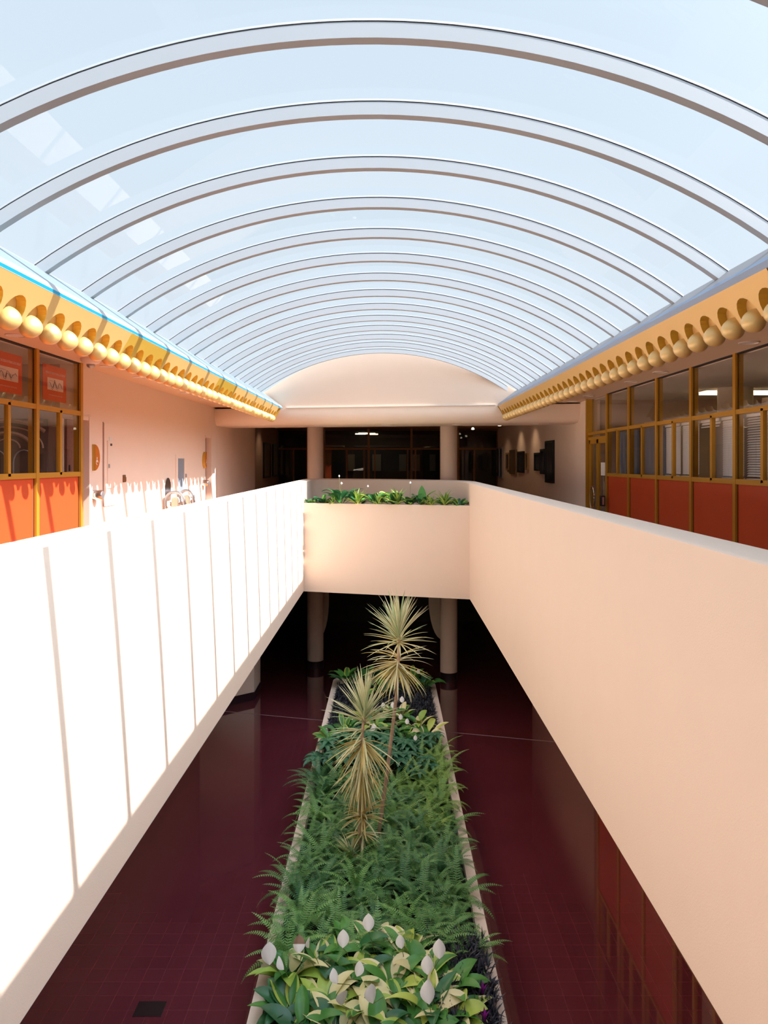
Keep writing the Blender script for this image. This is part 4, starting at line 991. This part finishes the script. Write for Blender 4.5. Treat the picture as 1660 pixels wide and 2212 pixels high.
# umbrella plants (whorled leaflets) ---------------------------------
def schef(seed):
    r = random.Random(seed); mb = MB()
    for k in range(9):
        az = 2 * PI * k / 9 + r.uniform(-.3, .3); e = r.uniform(.5, 1.4); L = r.uniform(.2, .42)
        tip = Vector((math.cos(az) * math.cos(e), math.sin(az) * math.cos(e), math.sin(e))) * L
        mb.tube([(0, 0, 0), tuple(tip)], 0.004, 5, mi=1)
        for j in range(7): blade(mb, tip, 2 * PI * j / 7 + r.uniform(-.1, .1), 0.25, r.uniform(.17, .24), 0.075, 1.3, n=5, mi=(0, 0), fold=.3)
    return mb
sm = [mesh_of(schef(s), [M['g_blue'], M['stem']], True) for s in (5, 6, 7)]
for i, (x, y) in enumerate([(-0.95, 13.3), (-0.6, 12.9), (-0.25, 13.3), (0.05, 12.75), (0.35, 13.2), (0.1, 13.6), (-1.0, 12.8), (-0.65, 13.7), (0.45, 12.6), (-0.3, 12.6), (-0.2, 13.85), (0.62, 13.55)]):
    place('umbrella_plant', sm[i % 3], (x, y, SOIL + 0.12), R.uniform(0, 6), R.uniform(.95, 1.2), 'blue-green umbrella plant with whorled leaflets, between the ferns and the pale lilies', 'plant', 'umbrella plants in the long floor planter')
lm = [mesh_of(lily_leaves(s, 14, .34, .13, [(0, 0), (0, 2)], .22), LM, True) for s in (91, 92)]
for i, (x, y) in enumerate([(-1.05, 13.9), (-0.85, 14.3), (-1.0, 13.4), (-0.75, 13.6), (0.3, 13.95), (0.0, 14.1)]):
    place('broadleaf_plant', lm[i % 2], (x, y, SOIL + 0.08), R.uniform(0, 6), 1.0, 'mid-green broad-leaved plant in front of the dark ground cover', 'plant', 'broad-leaved plants in the long floor planter')

# dark purple ground cover --------------------------------------------
def cover(name, regs, dens, Lr, lab, mag=()):
    r = random.Random(5); mb = MB()
    for (x0, x1, y0, y1, h) in regs:
        for _ in range(int((x1 - x0) * (y1 - y0) * dens)):
            x, y = r.uniform(x0, x1), r.uniform(y0, y1); z = SOIL + h * r.uniform(.5, 1)
            for k in range(5): thin(mb, (x, y, z), r.uniform(0, 6.28), r.uniform(.3, 1.35), r.uniform(*Lr), 0.022, .5, n=2)
    for (x, y, z) in mag:
        for k in range(4): thin(mb, (x, y, z), k * 1.57, 1.2, .11, .035, .3, n=3, mi=1)
    return tag(build(name, mb, [M['purple'], M['magenta']]), lab, 'ground cover', kind='stuff')
cover('purple_groundcover', [(0.45, 1.06, 6.7, 8.25, .22)], 420, (.08, .17), 'dark purple spiky ground cover along the right curb at the bottom', [(0.93, 7.28, -5.22), (0.9, 6.9, -5.2)])
cover('purple_groundcover', [(-1.2, -0.95, 6.9, 8.2, .12)], 260, (.06, .12), 'dark purple spiky ground cover along the left curb at the bottom')
cover('black_groundcover', [(-1.2, 1.0, 14.7, 17.6, .22), (0.6, 1.0, 13.9, 14.8, .2)], 330, (.05, .11), 'blackish small-leaved ground cover in the far half of the long planter')

# dracaenas -------------------------------------------------------------
def dracaena(base, trunkpts, tiers, lab, sd, extra_trunks=()):
    t = thing('dracaena', base, lab, 'plant', 'spiky dracaenas in the long floor planter'); r = random.Random(sd)
    n = len(trunkpts); build('trunk', MB().tube(trunkpts, [0.030 - 0.012 * i / n for i in range(n)], 8), M['trunk'], t, smooth='full')
    for et in extra_trunks: build('trunk', MB().tube(et, 0.024, 8), M['trunk'], t, smooth='full')
    for (c, h, cnt, e0, e1, L, dr, mix) in tiers:
        mb = MB(); c = Vector(c)
        for k in range(cnt):
            f_ = r.random(); az = r.uniform(0, 2 * PI); e = e0 + (e1 - e0) * f_
            mm = r.choice(mix); thin(mb, c + Vector((0, 0, (f_ - .5) * h)), az, e, L * r.uniform(.8, 1.12), r.uniform(.022, .034), dr * r.uniform(.3, 1.4), n=6, mi=mm[0], mi2=mm[1])
        build('leaf_rosette', mb, [M['d_green'], M['d_cream'], M['d_yellow']], t)
G = [(0, 1), (0, 1), (0, 0), (1, 1)]; Yw = [(1, 2), (0, 1), (1, 1), (0, 2)]
Yt = 10.3
tp = [atY(812, 1840, Yt), atY(824, 1760, Yt), atY(838, 1660, Yt), atY(850, 1560, Yt), atY(857, 1500, Yt), atY(861, 1430, Yt), atY(863, 1370, Yt)]
dracaena(atY(812, 1840, Yt), tp, [
    (atY(863, 1372, Yt), .10, 70, .75, 1.5, .60, .25, G),
    (atY(862, 1385, Yt), .06, 42, -.15, .6, .52, .35, G),
    (atY(860, 1424, Yt), .10, 26, -.1, .35, .50, .5, [(1, 1), (1, 2), (0, 1)]),
    (atY(859, 1440, Yt), .10, 60, -.95, -.2, .54, .5, Yw)], 'tall dracaena with pale leaning trunk and spiky head reaching the balcony', 3)
Ys = 9.96
sp = [atY(781, 1855, Ys), atY(777, 1780, Ys), atY(779, 1700, Ys), atY(781, 1620, Ys), atY(786, 1550, Ys)]
dracaena(atY(781, 1855, Ys), sp, [
    (atY(787, 1545, Ys), .08, 60, .8, 1.5, .58, .2, G),
    (atY(786, 1556, Ys), .10, 50, .25, .9, .56, .3, G),
    (atY(785, 1577, Ys), .05, 14, -.1, .35, .56, .4, G),
    (atY(784, 1605, Ys), .16, 60, -.85, -.1, .58, .5, [(0, 1), (1, 2), (2, 2)]),
    (atY(782, 1660, Ys), .20, 80, -1.25, -.4, .55, .4, Yw),
    (atY(785, 1762, Ys), .10, 40, -.3, .6, .34, .7, [(1, 2), (0, 1), (2, 2)]),
    (atY(785, 1805, Ys), .10, 40, -1.2, .2, .30, .6, Yw),
    (atY(760, 1850, Ys - .1), .06, 34, .2, 1.3, .33, .5, [(0, 1), (0, 0), (1, 2)])], 'shorter dracaena with shaggy yellow-green leaf skirts, left of the leaning trunk', 4,
    extra_trunks=([atY(786, 1850, Ys + .08), atY(788, 1780, Ys + .08), atY(786, 1700, Ys + .05)],))

# ------------------------------------------------------------------ balcony planter plants
def lrow(x): return 17.45 - 0.27 * (x + 2)
bp_pl = [
 (-1.85, 'small sprig plant at the left end of the balcony planter', 'lily', 0.55, []),
 (-1.55, 'dark low peace lily left in the balcony planter', 'lily', 0.6, []),
 (-1.12, 'tall green peace lily with two small blooms above the balcony rail', 'lily', 1.0, [fp(733, 1030, 17.6, .42), fp(738, 1046, 17.5, .5)]),
 (-0.72, 'green peace lily with a small bloom left of the middle of the balcony planter', 'lily', .75, [fp(795, 1052, 17.5, .45)]),
 (-0.30, 'dark peace lily with one long flat leaf in the balcony planter', 'lily', .8, []),
 (0.10, 'dark peace lily in the middle of the balcony planter', 'lily', .85, []),
 (0.50, 'green peace lily with a small bloom right of the middle of the balcony planter', 'lily', .7, [fp(887, 1045, 17.2, .5)]),
 (0.78, 'dark peace lily with one large upright leaf in the balcony planter', 'lily', .7, []),
 (1.30, 'low green peace lily towards the right end of the balcony planter', 'lily', .6, []),
 (1.62, 'low green peace lily at the right end of the balcony planter', 'lily', .6, []),
]
gb = [(4, 4), (4, 4), (0, 0), (4, 4), (0, 2)]
for i, (x, lab, kd, sc, fls) in enumerate(bp_pl):
    t = lily('peace_lily', (x, lrow(x) + .35, -1.08), 110 + i, 18, .46 * sc, .17 * sc, gb, lab, 'peace lilies in the balcony planter', fls, tall=.24 * sc)
    if i == 7:
        mb = MB(); blade(mb, (0, 0, .1), 1.57, 1.45, .46, .20, .2, n=8, fold=.2); mb.tube([(0, 0, 0), (0, 0, .1)], .004, 5); build('upright_leaf', mb, M['g_mid'], t, smooth='full', shift=False)
def drac_small(seed, n=30, L=.40):
    r = random.Random(seed); mb = MB(); mb.tube([(0, 0, 0), (0, 0, .08)], .01, 6, mi=3)
    for k in range(n): blade(mb, (0, 0, .08), r.uniform(0, 6.28), r.uniform(.35, 1.45), L * r.uniform(.8, 1.1), .045, r.uniform(.4, 1.1), n=5, mi=r.choice([(0, 2), (0, 2), (2, 2)]), fold=.4)
    return mb
dm = [mesh_of(drac_small(s), [M['g_mid'], M['g_mid'], M['y_lime'], M['trunk']], True) for s in (201, 202)]
for i, (x, lab, s_) in enumerate([(-1.3, 'small yellow-striped dracaena under the tall lily in the balcony planter', .6), (-0.72, 'yellow-striped dracaena below the small bloom in the balcony planter', 1.0), (-0.22, 'lime-yellow dracaena in the middle of the balcony planter', .85), (0.22, 'largest yellow-striped dracaena in the balcony planter, right of the middle', 1.1), (0.98, 'drooping yellow dracaena right of the upright leaf in the balcony planter', .8), (1.28, 'upright yellow-striped dracaena near the right end of the balcony planter', 1.0)]):
    place('dracaena', dm[i % 2], (x, lrow(x) + .15, -1.06), i * 1.3, s_, lab, 'plant', 'small striped dracaenas in the balcony planter')

for o in bpy.data.objects:
    if '_o' in o.keys(): del o['_o']
